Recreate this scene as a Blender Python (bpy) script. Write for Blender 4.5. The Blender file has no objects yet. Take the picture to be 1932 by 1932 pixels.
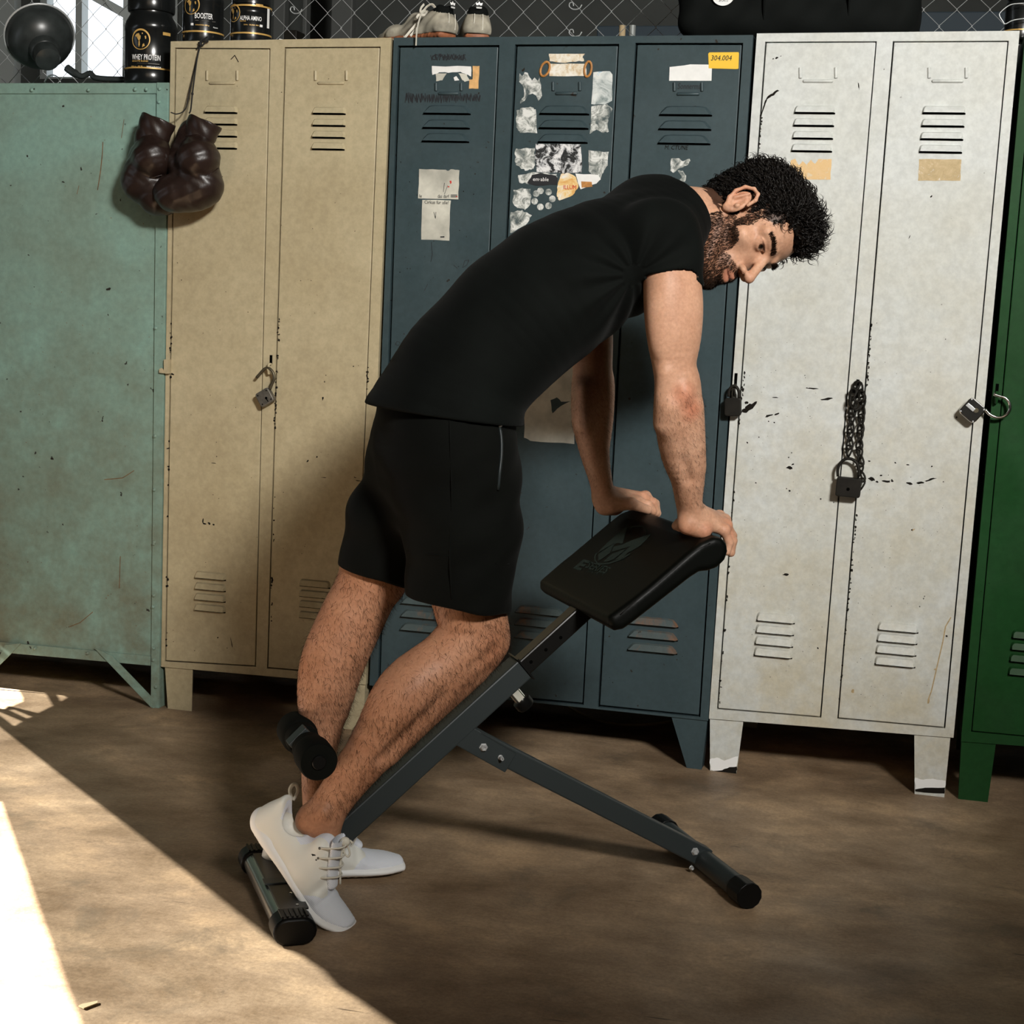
import bpy, bmesh, math, random
import numpy as np
from mathutils import Vector, Matrix
from mathutils.geometry import tessellate_polygon

# ------------------------------------------------------------------ camera
FPX = 3000.0
CAM = (1.98834, -3.90554, 1.13517); YAW, PIT, ROL = -0.25487, 0.12720, 0.04272
cyw, syw, cpt, spt = math.cos(YAW), math.sin(YAW), math.cos(PIT), math.sin(PIT)
fwd = np.array([syw*cpt, cyw*cpt, -spt]); rgt = np.array([cyw, -syw, 0.0]); up_ = np.cross(rgt, fwd)
r2 = rgt*math.cos(ROL) + up_*math.sin(ROL); u2 = -rgt*math.sin(ROL) + up_*math.cos(ROL)
scene = bpy.context.scene
COL = scene.collection
cam_d = bpy.data.cameras.new('camera'); cam = bpy.data.objects.new('camera', cam_d); COL.objects.link(cam)
cam_d.sensor_width = 36.0; cam_d.sensor_fit = 'HORIZONTAL'; cam_d.lens = 36.0*FPX/1932.0
cam_d.clip_start = 0.05; cam_d.clip_end = 60
m = Matrix.Identity(4)
for i in range(3):
    m[i][0] = r2[i]; m[i][1] = u2[i]; m[i][2] = -fwd[i]; m[i][3] = CAM[i]
cam.matrix_world = m
scene.camera = cam
# ------------------------------------------------------------------ light
scene.view_settings.view_transform = 'Standard'
try: scene.view_settings.look = 'None'
except Exception: pass
scene.view_settings.use_curve_mapping = False
scene.view_settings.gamma = 1.0
scene.view_settings.exposure = 0.0
world = bpy.data.worlds.new('overcast_sky'); scene.world = world; world.use_nodes = True
bg = world.node_tree.nodes['Background']; bg.inputs[0].default_value = (0.86, 0.93, 1.0, 1); bg.inputs[1].default_value = 2.2
SUN_DIR = Vector((0.80, 0.12, -0.58)).normalized()

def aim(o, loc, target):
    o.location = loc
    o.rotation_euler = (Vector(target)-Vector(loc)).to_track_quat('-Z', 'Y').to_euler()
def lamp(name, kind, loc, target, energy, color, size=None, **kw):
    d = bpy.data.lights.new(name, kind); o = bpy.data.objects.new(name, d); COL.objects.link(o)
    d.energy = energy; d.color = color
    if kind == 'AREA': d.shape = 'SQUARE'; d.size = size
    elif kind == 'SPOT': d.shadow_soft_size = size
    for k, v in kw.items(): setattr(d, k, v)
    aim(o, loc, target); return o
sun_o = lamp('sun', 'SUN', (0, 0, 6), tuple(Vector((0, 0, 6))+SUN_DIR), 62.0, (1.0, 0.97, 0.93)); sun_o.data.angle = math.radians(0.22)
key = lamp('key_softbox', 'SPOT', (3.85, -4.7, 3.3), (1.14, 0.0, 1.74), 2280, (1.0, 0.975, 0.925), 0.40, spot_size=math.radians(50), spot_blend=1.0)
fill = lamp('ceiling_fill', 'AREA', (1.6, -4.6, 2.9), (1.2, 0.0, 0.3), 15, (1.0, 0.80, 0.56), 2.0)

# ------------------------------------------------------------------ pixel -> place helpers (photo frame is 1932 x 1932)
def ray(px, py):
    return np.array(CAM), fwd + r2*(px-966)/FPX - u2*(py-966)/FPX
def onY(px, py, y=0.0):
    o, d = ray(px, py); t = (y-o[1])/d[1]; return o + d*t
def onZ(px, py, z=0.0):
    o, d = ray(px, py); t = (z-o[2])/d[2]; return o + d*t
RC = np.array([0.8585, -1.2203, 0.0])
E1 = np.array([0.83435, 0.55123, 0.0]); E2 = np.array([0.55123, -0.83435, 0.0]); E3 = np.array([0., 0, 1])
def B(px, py, w=0.0):                       # vertical plane of the bench, w metres towards us
    o, d = ray(px, py); t = ((RC + E2*w - o) @ E2)/(d @ E2); return o + d*t
def BL(e, w, z):                            # bench-local to world
    return RC + E1*e + E2*w + E3*z
def nrm(v):
    v = np.asarray(v, float); return v/np.linalg.norm(v)
rng = random.Random(7)

# ------------------------------------------------------------------ objects
ORG = {}
def thing(name, label, cat, loc=(0, 0, 0), group=None):
    o = bpy.data.objects.new(name, None); o.empty_display_size = 0.05; COL.objects.link(o)
    o.location = loc; o['label'] = label; o['category'] = cat
    if group: o['group'] = group
    ORG[o.name] = np.array(loc, float); return o
def tag(o, label=None, cat=None, group=None, kind=None):
    if label: o['label'] = label
    if cat: o['category'] = cat
    if group: o['group'] = group
    if kind: o['kind'] = kind
    return o
def mesh_obj(name, verts, faces, mat, parent=None, smooth=None, label=None, kind=None, mats=None, fmat=None, bevel=0, origin=None):
    v = np.asarray(verts, float).reshape(-1, 3)
    if parent is not None: org = ORG[parent.name]
    elif origin is not None: org = np.array(origin, float)
    else: org = np.zeros(3)
    me = bpy.data.meshes.new(name)
    me.from_pydata((v-org).tolist(), [], [tuple(map(int, f)) for f in faces])
    o = bpy.data.objects.new(name, me); COL.objects.link(o)
    if mats:
        for mm in mats: me.materials.append(mm)
        if fmat is not None: me.polygons.foreach_set('material_index', list(fmat))
    else: me.materials.append(mat)
    if smooth is not None:
        me.polygons.foreach_set('use_smooth', [True]*len(me.polygons))
        if smooth < 179:
            try: me.set_sharp_from_angle(angle=math.radians(smooth))
            except Exception: pass
    me.update()
    if parent is not None: o.parent = parent
    else: o.location = org
    ORG[o.name] = org
    if label: o['label'] = label
    if kind: o['kind'] = kind
    if bevel:
        md = o.modifiers.new('bevel', 'BEVEL'); md.width = bevel; md.segments = 2; md.limit_method = 'ANGLE'; md.angle_limit = math.radians(40)
    return o

class MB:
    def __init__(s): s.v = []; s.f = []; s.m = []
    def add(s, v, f, m=0):
        n = len(s.v); s.v += [tuple(map(float, p)) for p in v]; s.f += [tuple(i+n for i in q) for q in f]; s.m += [m]*len(f); return s
    def hexa(s, p, m=0):                    # 8 points: bottom 0-3 , top 4-7 (same winding)
        return s.add(p, [(0, 3, 2, 1), (4, 5, 6, 7), (0, 1, 5, 4), (1, 2, 6, 5), (2, 3, 7, 6), (3, 0, 4, 7)], m)
    def box(s, c, ax, h, m=0):              # centre, 3 axes, half sizes
        c = np.array(c, float); a = [np.array(q, float)*k for q, k in zip(ax, h)]
        p = [c+sx*a[0]+sy*a[1]-a[2] for sx, sy in ((-1, -1), (1, -1), (1, 1), (-1, 1))]
        p += [q+2*a[2] for q in p]
        return s.hexa(p, m)
    def abox(s, lo, hi, m=0):
        lo = np.array(lo, float); hi = np.array(hi, float)
        return s.box((lo+hi)/2, np.eye(3), (hi-lo)/2, m)
    def prism(s, poly, off, m=0, mside=None):           # planar polygon (3D pts) extruded by off
        n = len(poly); off = np.array(off, float)
        a = [np.array(p, float) for p in poly]; b = [p+off for p in a]
        s.add(a+b, [tuple(range(n))[::-1], tuple(range(n, 2*n))], m)
        k = len(s.v)-2*n
        for i in range(n):
            j = (i+1) % n; s.f.append((k+i, k+j, k+n+j, k+n+i)); s.m.append(m if mside is None else mside)
        return s
    def tube(s, path, r, n=10, caps=True, m=0, closed=False, sx=None):
        P = [np.array(p, float) for p in path]; N = len(P)
        R = [r]*N if np.isscalar(r) else list(r)
        T = []
        for i in range(N):
            if closed: t = P[(i+1) % N]-P[i-1]
            else: t = P[min(i+1, N-1)]-P[max(i-1, 0)]
            T.append(nrm(t))
        ref = np.array([0, 0, 1.0]) if abs(T[0][2]) < 0.9 else np.array([1.0, 0, 0])
        u = nrm(np.cross(T[0], ref)) if sx is None else nrm(np.array(sx)-T[0]*(np.array(sx)@T[0]))
        vs = []
        for i in range(N):
            u = nrm(u - T[i]*(u@T[i])); w = np.cross(T[i], u)
            rr = R[i]; ra, rb = (rr if isinstance(rr, (tuple, list)) else (rr, rr))
            for k in range(n):
                a = 2*math.pi*k/n; vs.append(P[i]+u*ra*math.cos(a)+w*rb*math.sin(a))
        fs = []
        for i in range(N if closed else N-1):
            j = (i+1) % N
            for k in range(n):
                l = (k+1) % n; fs.append((i*n+k, i*n+l, j*n+l, j*n+k))
        if caps and not closed:
            fs.append(tuple(range(n))[::-1]); fs.append(tuple((N-1)*n+k for k in range(n)))
        return s.add(vs, fs, m)
    def lathe(s, prof, c, ax, n=32, m=0, mf=None):      # prof: (r, h) along ax from c
        ax = nrm(ax); ref = np.array([0, 0, 1.0]) if abs(ax[2]) < 0.9 else np.array([1.0, 0, 0])
        u = nrm(np.cross(ref, ax)); w = np.cross(ax, u); c = np.array(c, float)
        vs = []; fs = []; ms = []
        for r, h in prof:
            for k in range(n):
                a = 2*math.pi*k/n; vs.append(c+ax*h+(u*math.cos(a)+w*math.sin(a))*max(r, 1e-5))
        for i in range(len(prof)-1):
            for k in range(n):
                l = (k+1) % n; fs.append((i*n+k, i*n+l, (i+1)*n+l, (i+1)*n+k)); ms.append(m if mf is None else mf[i])
        n0 = len(s.f); s.add(vs, fs, m); s.m[n0:] = ms
        return s
    def ell(s, c, ax, r, nu=20, nv=12, m=0):
        c = np.array(c, float); vs = []; fs = []
        for j in range(nv+1):
            t = math.pi*j/nv
            for i in range(nu):
                p = 2*math.pi*i/nu
                vs.append(c+np.array(ax[0])*r[0]*math.sin(t)*math.cos(p)+np.array(ax[1])*r[1]*math.sin(t)*math.sin(p)+np.array(ax[2])*r[2]*math.cos(t))
        for j in range(nv):
            for i in range(nu):
                k = (i+1) % nu; fs.append((j*nu+i, (j+1)*nu+i, (j+1)*nu+k, j*nu+k))
        return s.add(vs, fs, m)
    def build(s, name, mat, parent=None, **kw):
        if isinstance(mat, (list, tuple)): return mesh_obj(name, s.v, s.f, None, parent, mats=mat, fmat=s.m, **kw)
        return mesh_obj(name, s.v, s.f, mat, parent, **kw)

# ------------------------------------------------------------------ materials
def mat_new(name):
    mt = bpy.data.materials.new(name); mt.use_nodes = True
    nt = mt.node_tree; bs = nt.nodes['Principled BSDF']; return mt, nt, bs
def N(nt, t, **kw):
    n = nt.nodes.new(t)
    for k, v in kw.items():
        if k.startswith('i_'):
            key_ = k[2:]; key_ = int(key_) if key_.isdigit() else key_.replace('_', ' ')
            n.inputs[key_].default_value = v
        else: setattr(n, k, v)
    return n
def ramp(nt, src, stops, interp='LINEAR'):
    r = nt.nodes.new('ShaderNodeValToRGB'); r.color_ramp.interpolation = interp
    els = r.color_ramp.elements
    while len(els) < len(stops): els.new(0.5)
    for e, (p, c) in zip(els, stops):
        e.position = p; e.color = c if len(c) == 4 else (*c, 1)
    nt.links.new(src, r.inputs[0]); return r.outputs[0]
def mix(nt, a, b, f, mode='MIX'):
    n = nt.nodes.new('ShaderNodeMix'); n.data_type = 'RGBA'; n.blend_type = mode
    for sock, v in ((0, f), (6, a), (7, b)):
        if hasattr(v, 'is_output'): nt.links.new(v, n.inputs[sock])
        else: n.inputs[sock].default_value = v if sock == 0 else (v if len(v) == 4 else (*v, 1))
    return n.outputs[2]
def coords(nt, scale=(1, 1, 1), kind='Object'):
    tc = nt.nodes.new('ShaderNodeTexCoord'); mp = nt.nodes.new('ShaderNodeMapping'); mp.inputs['Scale'].default_value = scale
    nt.links.new(tc.outputs[kind], mp.inputs[0]); return mp.outputs[0]
def noise(nt, vec, scale, detail=4, rough=0.55, dist=0.0):
    n = N(nt, 'ShaderNodeTexNoise'); n.inputs['Scale'].default_value = scale; n.inputs['Detail'].default_value = detail
    n.inputs['Roughness'].default_value = rough; n.inputs['Distortion'].default_value = dist
    nt.links.new(vec, n.inputs['Vector']); return n.outputs[0]
def bump(nt, bs, h, strength=0.2, dist=0.002):
    b = N(nt, 'ShaderNodeBump'); b.inputs['Strength'].default_value = strength; b.inputs['Distance'].default_value = dist
    nt.links.new(h, b.inputs['Height']); nt.links.new(b.outputs[0], bs.inputs['Normal']); return b
def plain(name, col, rough=0.5, metal=0.0, spec=0.5, var=0.0, vs=40, bmp=0.0, bs_=200, coat=0.0, sheen=0.0):
    mt, nt, bs = mat_new(name)
    bs.inputs['Base Color'].default_value = (*col, 1); bs.inputs['Roughness'].default_value = rough
    bs.inputs['Metallic'].default_value = metal; bs.inputs['Specular IOR Level'].default_value = spec
    if coat: bs.inputs['Coat Weight'].default_value = coat; bs.inputs['Coat Roughness'].default_value = 0.15
    if sheen: bs.inputs['Sheen Weight'].default_value = sheen; bs.inputs['Sheen Roughness'].default_value = 0.5
    if var or bmp:
        v = coords(nt)
    if var:
        f = noise(nt, v, vs)
        lo = tuple(c*(1-var) for c in col); hi = tuple(min(1, c*(1+var)) for c in col)
        nt.links.new(ramp(nt, f, [(0.3, lo), (0.7, hi)]), bs.inputs['Base Color'])
    if bmp: bump(nt, bs, noise(nt, v, bs_, 3), bmp, 0.001)
    return mt
def paint(name, col, col2, grime, rust, rough=0.38, rust_amt=0.62, speck=0.70, grime_z=0.0):
    """old enamel on sheet steel: mottled paint, rubbed grime, rust blooms, tiny dark chips"""
    mt, nt, bs = mat_new(name); v = coords(nt)
    base = ramp(nt, noise(nt, v, 2.2, 5, 0.6, 0.4), [(0.32, col2), (0.62, col)])
    gr = ramp(nt, noise(nt, v, 7.0, 6, 0.7), [(0.34, (0, 0, 0)), (0.66, (1, 1, 1))])
    sx_ = N(nt, 'ShaderNodeSeparateXYZ'); nt.links.new(coords(nt), sx_.inputs[0])
    mr = N(nt, 'ShaderNodeMapRange'); mr.inputs[1].default_value = 1.5; mr.inputs[2].default_value = 0.1; mr.inputs[3].default_value = 0.12; mr.inputs[4].default_value = 0.12+grime_z; nt.links.new(sx_.outputs[2], mr.inputs[0])
    mm_ = N(nt, 'ShaderNodeMath', operation='MULTIPLY'); nt.links.new(gr, mm_.inputs[0]); nt.links.new(mr.outputs[0], mm_.inputs[1])
    c = mix(nt, base, grime, mm_.outputs[0])
    fine = ramp(nt, noise(nt, v, 60, 4, 0.7), [(0.35, (0.90, 0.90, 0.90)), (0.65, (1.06, 1.06, 1.06))])
    c = mix(nt, c, fine, 1.0, 'MULTIPLY')
    ru = ramp(nt, noise(nt, coords(nt, (1, 1, 0.55)), 5.5, 8, 0.72, 0.3), [(rust_amt, (0, 0, 0)), (rust_amt+0.10, (1, 1, 1))])
    c = mix(nt, c, rust, ru)
    sp = ramp(nt, noise(nt, v, 46, 2, 0.5), [(speck, (0, 0, 0)), (speck+0.03, (1, 1, 1))])
    c = mix(nt, c, (0.018, 0.014, 0.010), sp)
    nt.links.new(c, bs.inputs['Base Color'])
    rr = ramp(nt, noise(nt, v, 9, 4), [(0.3, (rough-0.08,)*3), (0.7, (rough+0.14,)*3)])
    nt.links.new(rr, bs.inputs['Roughness'])
    bs.inputs['Specular IOR Level'].default_value = 0.30 if name.startswith('green') is False else 0.16
    bump(nt, bs, noise(nt, v, 14, 4, 0.6), 0.10, 0.004)
    return mt
M = {}
M['beige'] = paint('beige_enamel', (0.50, 0.43, 0.28), (0.42, 0.35, 0.215), (0.30, 0.235, 0.14), (0.20, 0.13, 0.07), 0.36, 0.76, 0.76, 0.30)
M['blue'] = paint('blue_grey_enamel', (0.044, 0.069, 0.077), (0.034, 0.055, 0.062), (0.030, 0.042, 0.042), (0.075, 0.055, 0.035), 0.42, 0.72, 0.72)
M['blue_rust'] = paint('rusted_blue_enamel', (0.060, 0.088, 0.092), (0.055, 0.075, 0.075), (0.11, 0.085, 0.06), (0.17, 0.085, 0.045), 0.5, 0.52, 0.70)
M['white'] = paint('off_white_enamel', (0.62, 0.645, 0.635), (0.56, 0.57, 0.53), (0.50, 0.44, 0.30), (0.33, 0.22, 0.11), 0.34, 0.74, 0.75, 0.65)
M['green'] = paint('green_enamel', (0.0125, 0.060, 0.017), (0.010, 0.046, 0.012), (0.014, 0.055, 0.016), (0.05, 0.035, 0.015), 0.36, 0.75, 0.75)
M['teal'] = paint('weathered_teal_enamel', (0.235, 0.385, 0.330), (0.20, 0.275, 0.22), (0.15, 0.14, 0.09), (0.15, 0.085, 0.035), 0.48, 0.68, 0.73, 0.75)
M['dark'] = plain('slot_shade', (0.002, 0.002, 0.0018), 1.0, 0, 0.0)  # painted shade for slots and holes that are not cut
M['bolt'] = plain('zinc_bolt', (0.62, 0.63, 0.63), 0.28, 0.55)
M['chip'] = plain('bare_dark_steel', (0.012, 0.010, 0.008), 0.9, 0, 0.1)
M['rust'] = plain('rusty_steel', (0.16, 0.085, 0.035), 0.8, var=0.4, vs=60)
M['scr_tan'] = plain('scraped_tan', (0.42, 0.31, 0.16), 0.7, var=0.25, vs=90)
M['steel'] = plain('galvanised_wire', (0.60, 0.62, 0.62), 0.34, 0.35)
M['chrome'] = plain('chrome', (0.75, 0.74, 0.72), 0.16, 1.0)
M['dull_chrome'] = plain('dull_chrome', (0.34, 0.34, 0.33), 0.26, 1.0)
M['brass_dark'] = plain('dark_lock_brass', (0.10, 0.085, 0.055), 0.45, 0.7, var=0.3)
M['lock_dark'] = plain('dark_iron', (0.011, 0.0095, 0.007), 0.6, 0.1, 0.2, var=0.3)
M['lock_grey'] = plain('grey_lock_steel', (0.16, 0.15, 0.13), 0.5, 0.7, var=0.25, vs=80)
M['frame_black'] = plain('dark_grey_powder_coat', (0.021, 0.028, 0.029), 0.45, 0.0, 0.5, bmp=0.15, bs_=900)
M['tube_black'] = plain('satin_black_tube', (0.005, 0.005, 0.0045), 0.3, 0.0, 0.5)
M['vinyl'] = plain('black_vinyl', (0.0016, 0.0020, 0.0014), 0.42, 0.0, 0.15, bmp=0.12, bs_=700)
M['foam'] = plain('black_foam', (0.0035, 0.0042, 0.0032), 0.8, 0, 0.08, bmp=0.2, bs_=500)
M['rubber'] = plain('black_rubber', (0.0030, 0.0031, 0.0030), 0.42, 0, 0.22)
M['print'] = plain('grey_print', (0.021, 0.030, 0.025), 0.6, 0, 0.1)
M['leather'] = plain('dark_brown_leather', (0.019, 0.0105, 0.008), 0.36, 0, 0.45, var=0.3, vs=25, bmp=0.35, bs_=160)
M['cord'] = plain('black_cord', (0.010, 0.009, 0.008), 0.8)
M['jar'] = plain('black_plastic', (0.008, 0.009, 0.009), 0.22, 0, 0.55)
M['gold'] = plain('gold_print', (0.62, 0.38, 0.11), 0.42, 0.2)
M['ink_white'] = plain('white_print', (0.85, 0.85, 0.84), 0.5)
M['ink'] = plain('black_ink', (0.008, 0.009, 0.012), 0.6)
M['paper'] = plain('white_label', (0.80, 0.80, 0.78), 0.6, var=0.05)
M['paper_old'] = plain('aged_paper', (0.52, 0.51, 0.44), 0.7, var=0.28, vs=16)
M['paper_red'] = plain('red_print', (0.55, 0.03, 0.02), 0.6)
M['yellow'] = plain('yellow_label', (0.84, 0.52, 0.035), 0.55)
M['orange'] = plain('orange_label', (0.68, 0.40, 0.16), 0.6, var=0.2, vs=60)
M['ply'] = plain('orange_brown', (0.45, 0.20, 0.05), 0.6, var=0.3, vs=80)
def torn(name, stops, scale=40, bgc=None):
    mt, nt, bs = mat_new(name); v = coords(nt)
    nt.links.new(ramp(nt, noise(nt, v, scale, 7, 0.72, 0.8), stops), bs.inputs['Base Color']); bs.inputs['Roughness'].default_value = 0.7
    return mt
M['torn_grey'] = torn('torn_grey_paper', [(0.36, (0.06, 0.085, 0.09)), (0.46, (0.26, 0.28, 0.26)), (0.58, (0.72, 0.73, 0.70))], 38)
M['torn_bw'] = torn('torn_black_sticker', [(0.46, (0.008, 0.009, 0.009)), (0.50, (0.35, 0.36, 0.37)), (0.56, (0.74, 0.74, 0.74))], 34)
M['torn_blue'] = torn('torn_sky_sticker', [(0.34, (0.12, 0.17, 0.17)), (0.48, (0.52, 0.56, 0.55)), (0.60, (0.72, 0.74, 0.71)), (0.70, (0.18, 0.42, 0.62))], 18)
M['torn_cream'] = torn('torn_cream_label', [(0.36, (0.55, 0.38, 0.20)), (0.48, (0.72, 0.64, 0.50)), (0.6, (0.82, 0.78, 0.70))], 45)
M['torn_orange'] = torn('torn_orange_sticker', [(0.38, (0.8, 0.78, 0.72)), (0.5, (0.78, 0.55, 0.22)), (0.62, (0.66, 0.28, 0.06)), (0.7, (0.82, 0.8, 0.76))], 20)
M['torn_tan'] = torn('scraped_tan_label', [(0.34, (0.78, 0.78, 0.74)), (0.42, (0.55, 0.42, 0.24)), (0.62, (0.44, 0.33, 0.17)), (0.72, (0.75, 0.74, 0.70))], 36)
M['torn_amber'] = torn('scraped_amber_label', [(0.3, (0.66, 0.62, 0.52)), (0.45, (0.70, 0.47, 0.22)), (0.66, (0.72, 0.50, 0.27)), (0.72, (0.3, 0.24, 0.14))], 50)
M['shoe_white'] = plain('white_rubber_sole', (0.88, 0.88, 0.87), 0.5)
M['shoe_cream'] = plain('cream_shoe_leather', (0.80, 0.795, 0.735), 0.5, bmp=0.06, bs_=300)
M['suede'] = plain('dirty_grey_suede', (0.36, 0.33, 0.26), 0.9, var=0.45, vs=22, bmp=0.3, bs_=120)
M['gum'] = plain('gum_rubber', (0.30, 0.105, 0.045), 0.6, var=0.25, vs=90)
M['lace'] = plain('off_white_lace', (0.66, 0.63, 0.54), 0.8)
M['canvas'] = plain('black_canvas', (0.003, 0.004, 0.0035), 0.85, 0, 0.15, bmp=0.3, bs_=400)
M['enamel_black'] = plain('worn_black_enamel', (0.030, 0.035, 0.034), 0.32, 0, 0.5, var=0.35, vs=30)
M['wood'] = plain('pale_wood', (0.5, 0.38, 0.22), 0.8)
# knitted mesh of the running shoes
mt, nt, bs = mat_new('white_knit'); v = coords(nt)
wv = N(nt, 'ShaderNodeTexWave', wave_type='BANDS', bands_direction='DIAGONAL'); wv.inputs['Scale'].default_value = 150; nt.links.new(v, wv.inputs['Vector'])
nt.links.new(ramp(nt, wv.outputs[0], [(0.2, (0.68, 0.72, 0.81)), (0.7, (0.84, 0.86, 0.91))]), bs.inputs['Base Color']); bs.inputs['Roughness'].default_value = 0.8
bump(nt, bs, wv.outputs[0], 0.3, 0.001); M['knit'] = mt
# cloth
def cloth(name, col, sc):
    mt, nt, bs = mat_new(name); v = coords(nt)
    f = noise(nt, v, 9, 4); nt.links.new(ramp(nt, f, [(0.3, tuple(c*0.75 for c in col)), (0.7, tuple(c*1.25 for c in col))]), bs.inputs['Base Color'])
    bs.inputs['Roughness'].default_value = 0.85; bs.inputs['Specular IOR Level'].default_value = 0.08
    bs.inputs['Sheen Weight'].default_value = 0.012; bs.inputs['Sheen Roughness'].default_value = 0.5
    bump(nt, bs, noise(nt, v, sc, 3), 0.25, 0.001); return mt
M['tshirt'] = cloth('black_cotton', (0.0026, 0.0034, 0.0029), 500)
M['shorts'] = cloth('black_sweat_cloth', (0.0022, 0.0026, 0.0020), 420)
M['hair_cap'] = plain('hair_mass', (0.005, 0.004, 0.0032), 0.9, 0, 0.05)
M['hair'] = plain('dark_hair', (0.006, 0.0045, 0.0036), 0.45, 0, 0.28)
M['beard'] = plain('dark_brown_beard', (0.022, 0.0125, 0.008), 0.75, 0, 0.08)
M['bodyhair'] = plain('brown_body_hair', (0.016, 0.009, 0.006), 0.7, 0, 0.1)
M['eyewhite'] = None
# skin: tint masks come as a colour attribute of the mesh (lips, brow, beard shade, sore elbow)
mt, nt, bs = mat_new('skin'); v = coords(nt)
c = ramp(nt, noise(nt, v, 14, 5, 0.6), [(0.30, (0.43, 0.225, 0.138)), (0.70, (0.57, 0.330, 0.218))])
c = mix(nt, c, ramp(nt, noise(nt, v, 170, 3, 0.6), [(0.3, (0.86, 0.84, 0.82)), (0.7, (1.08, 1.08, 1.08))]), 1.0, 'MULTIPLY')
at = N(nt, 'ShaderNodeAttribute', attribute_name='tint'); c = mix(nt, c, at.outputs['Color'], 1.0, 'MULTIPLY')
nt.links.new(c, bs.inputs['Base Color']); bs.inputs['Roughness'].default_value = 0.50; bs.inputs['Specular IOR Level'].default_value = 0.26
bs.inputs['Subsurface Weight'].default_value = 0.12; bs.inputs['Subsurface Radius'].default_value = (0.010, 0.004, 0.002); bs.inputs['Subsurface Scale'].default_value = 0.6
bump(nt, bs, noise(nt, v, 260, 4, 0.6), 0.16, 0.0015); M['skin'] = mt
mt, nt, bs = mat_new('eye'); at = N(nt, 'ShaderNodeAttribute', attribute_name='tint'); nt.links.new(at.outputs['Color'], bs.inputs['Base Color']); bs.inputs['Roughness'].default_value = 0.08; M['eye'] = mt
# floor: worn sealed concrete
mt, nt, bs = mat_new('worn_concrete'); v = coords(nt); vs_ = coords(nt, (0.95, 1.35, 1))
a = ramp(nt, noise(nt, v, 1.5, 6, 0.62, 0.6), [(0.30, (0.185, 0.122, 0.074)), (0.50, (0.30, 0.207, 0.130)), (0.70, (0.40, 0.285, 0.185))])
st = ramp(nt, noise(nt, vs_, 3.4, 8, 0.70, 0.15), [(0.34, (0.60, 0.56, 0.51)), (0.52, (1, 1, 1)), (0.66, (1.5, 1.48, 1.42))])
c = mix(nt, a, st, 1.0, 'MULTIPLY')
c = mix(nt, c, ramp(nt, noise(nt, v, 120, 5, 0.75), [(0.3, (0.75, 0.74, 0.72)), (0.7, (1.2, 1.2, 1.18))]), 1.0, 'MULTIPLY')
dk = ramp(nt, noise(nt, v, 4.3, 8, 0.72, 0.6), [(0.56, (0, 0, 0)), (0.70, (0.7, 0.7, 0.7))])
c = mix(nt, c, (0.12, 0.09, 0.06), dk)
sc = N(nt, 'ShaderNodeTexNoise'); sc.inputs['Scale'].default_value = 26; sc.inputs['Detail'].default_value = 3; nt.links.new(coords(nt, (0.25, 2.4, 1)), sc.inputs['Vector'])
c = mix(nt, c, (0.05, 0.032, 0.02), ramp(nt, sc.outputs[0], [(0.72, (0, 0, 0)), (0.75, (0.8, 0.8, 0.8))]))
nt.links.new(c, bs.inputs['Base Color']); bs.inputs['Specular IOR Level'].default_value = 0.35
nt.links.new(ramp(nt, noise(nt, v, 5, 5), [(0.3, (0.42,)*3), (0.7, (0.7,)*3)]), bs.inputs['Roughness'])
bump(nt, bs, noise(nt, v, 70, 6, 0.7), 0.25, 0.003); M['floor'] = mt
M['wall'] = plain('grey_plaster', (0.12, 0.125, 0.115), 0.9, var=0.15, vs=3, bmp=0.2, bs_=40)
M['wall_dark'] = plain('dark_grey_panel', (0.030, 0.033, 0.030), 0.8, var=0.2, vs=5)
M['ceil'] = plain('ceiling_grey', (0.10, 0.10, 0.09), 0.9)
M['winframe'] = plain('grey_steel_frame', (0.30, 0.32, 0.31), 0.5, 0.2)
mt, nt, bs = mat_new('sun_dimming_film'); tr = N(nt, 'ShaderNodeBsdfTransparent'); tr.inputs[0].default_value = (0.180, 0.188, 0.185, 1); nt.links.new(tr.outputs[0], nt.nodes['Material Output'].inputs[0]); M['film'] = mt  # added film that weakens the sun coming through the left openings
mt, nt, bs = mat_new('clear_glass'); tr = N(nt, 'ShaderNodeBsdfTransparent'); tr.inputs[0].default_value = (0.95, 0.96, 0.97, 1)
gl = N(nt, 'ShaderNodeBsdfGlossy'); gl.inputs['Roughness'].default_value = 0.03; ms = N(nt, 'ShaderNodeMixShader'); ms.inputs[0].default_value = 0.04
nt.links.new(tr.outputs[0], ms.inputs[1]); nt.links.new(gl.outputs[0], ms.inputs[2]); nt.links.new(ms.outputs[0], nt.nodes['Material Output'].inputs[0]); M['glass'] = mt

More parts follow.
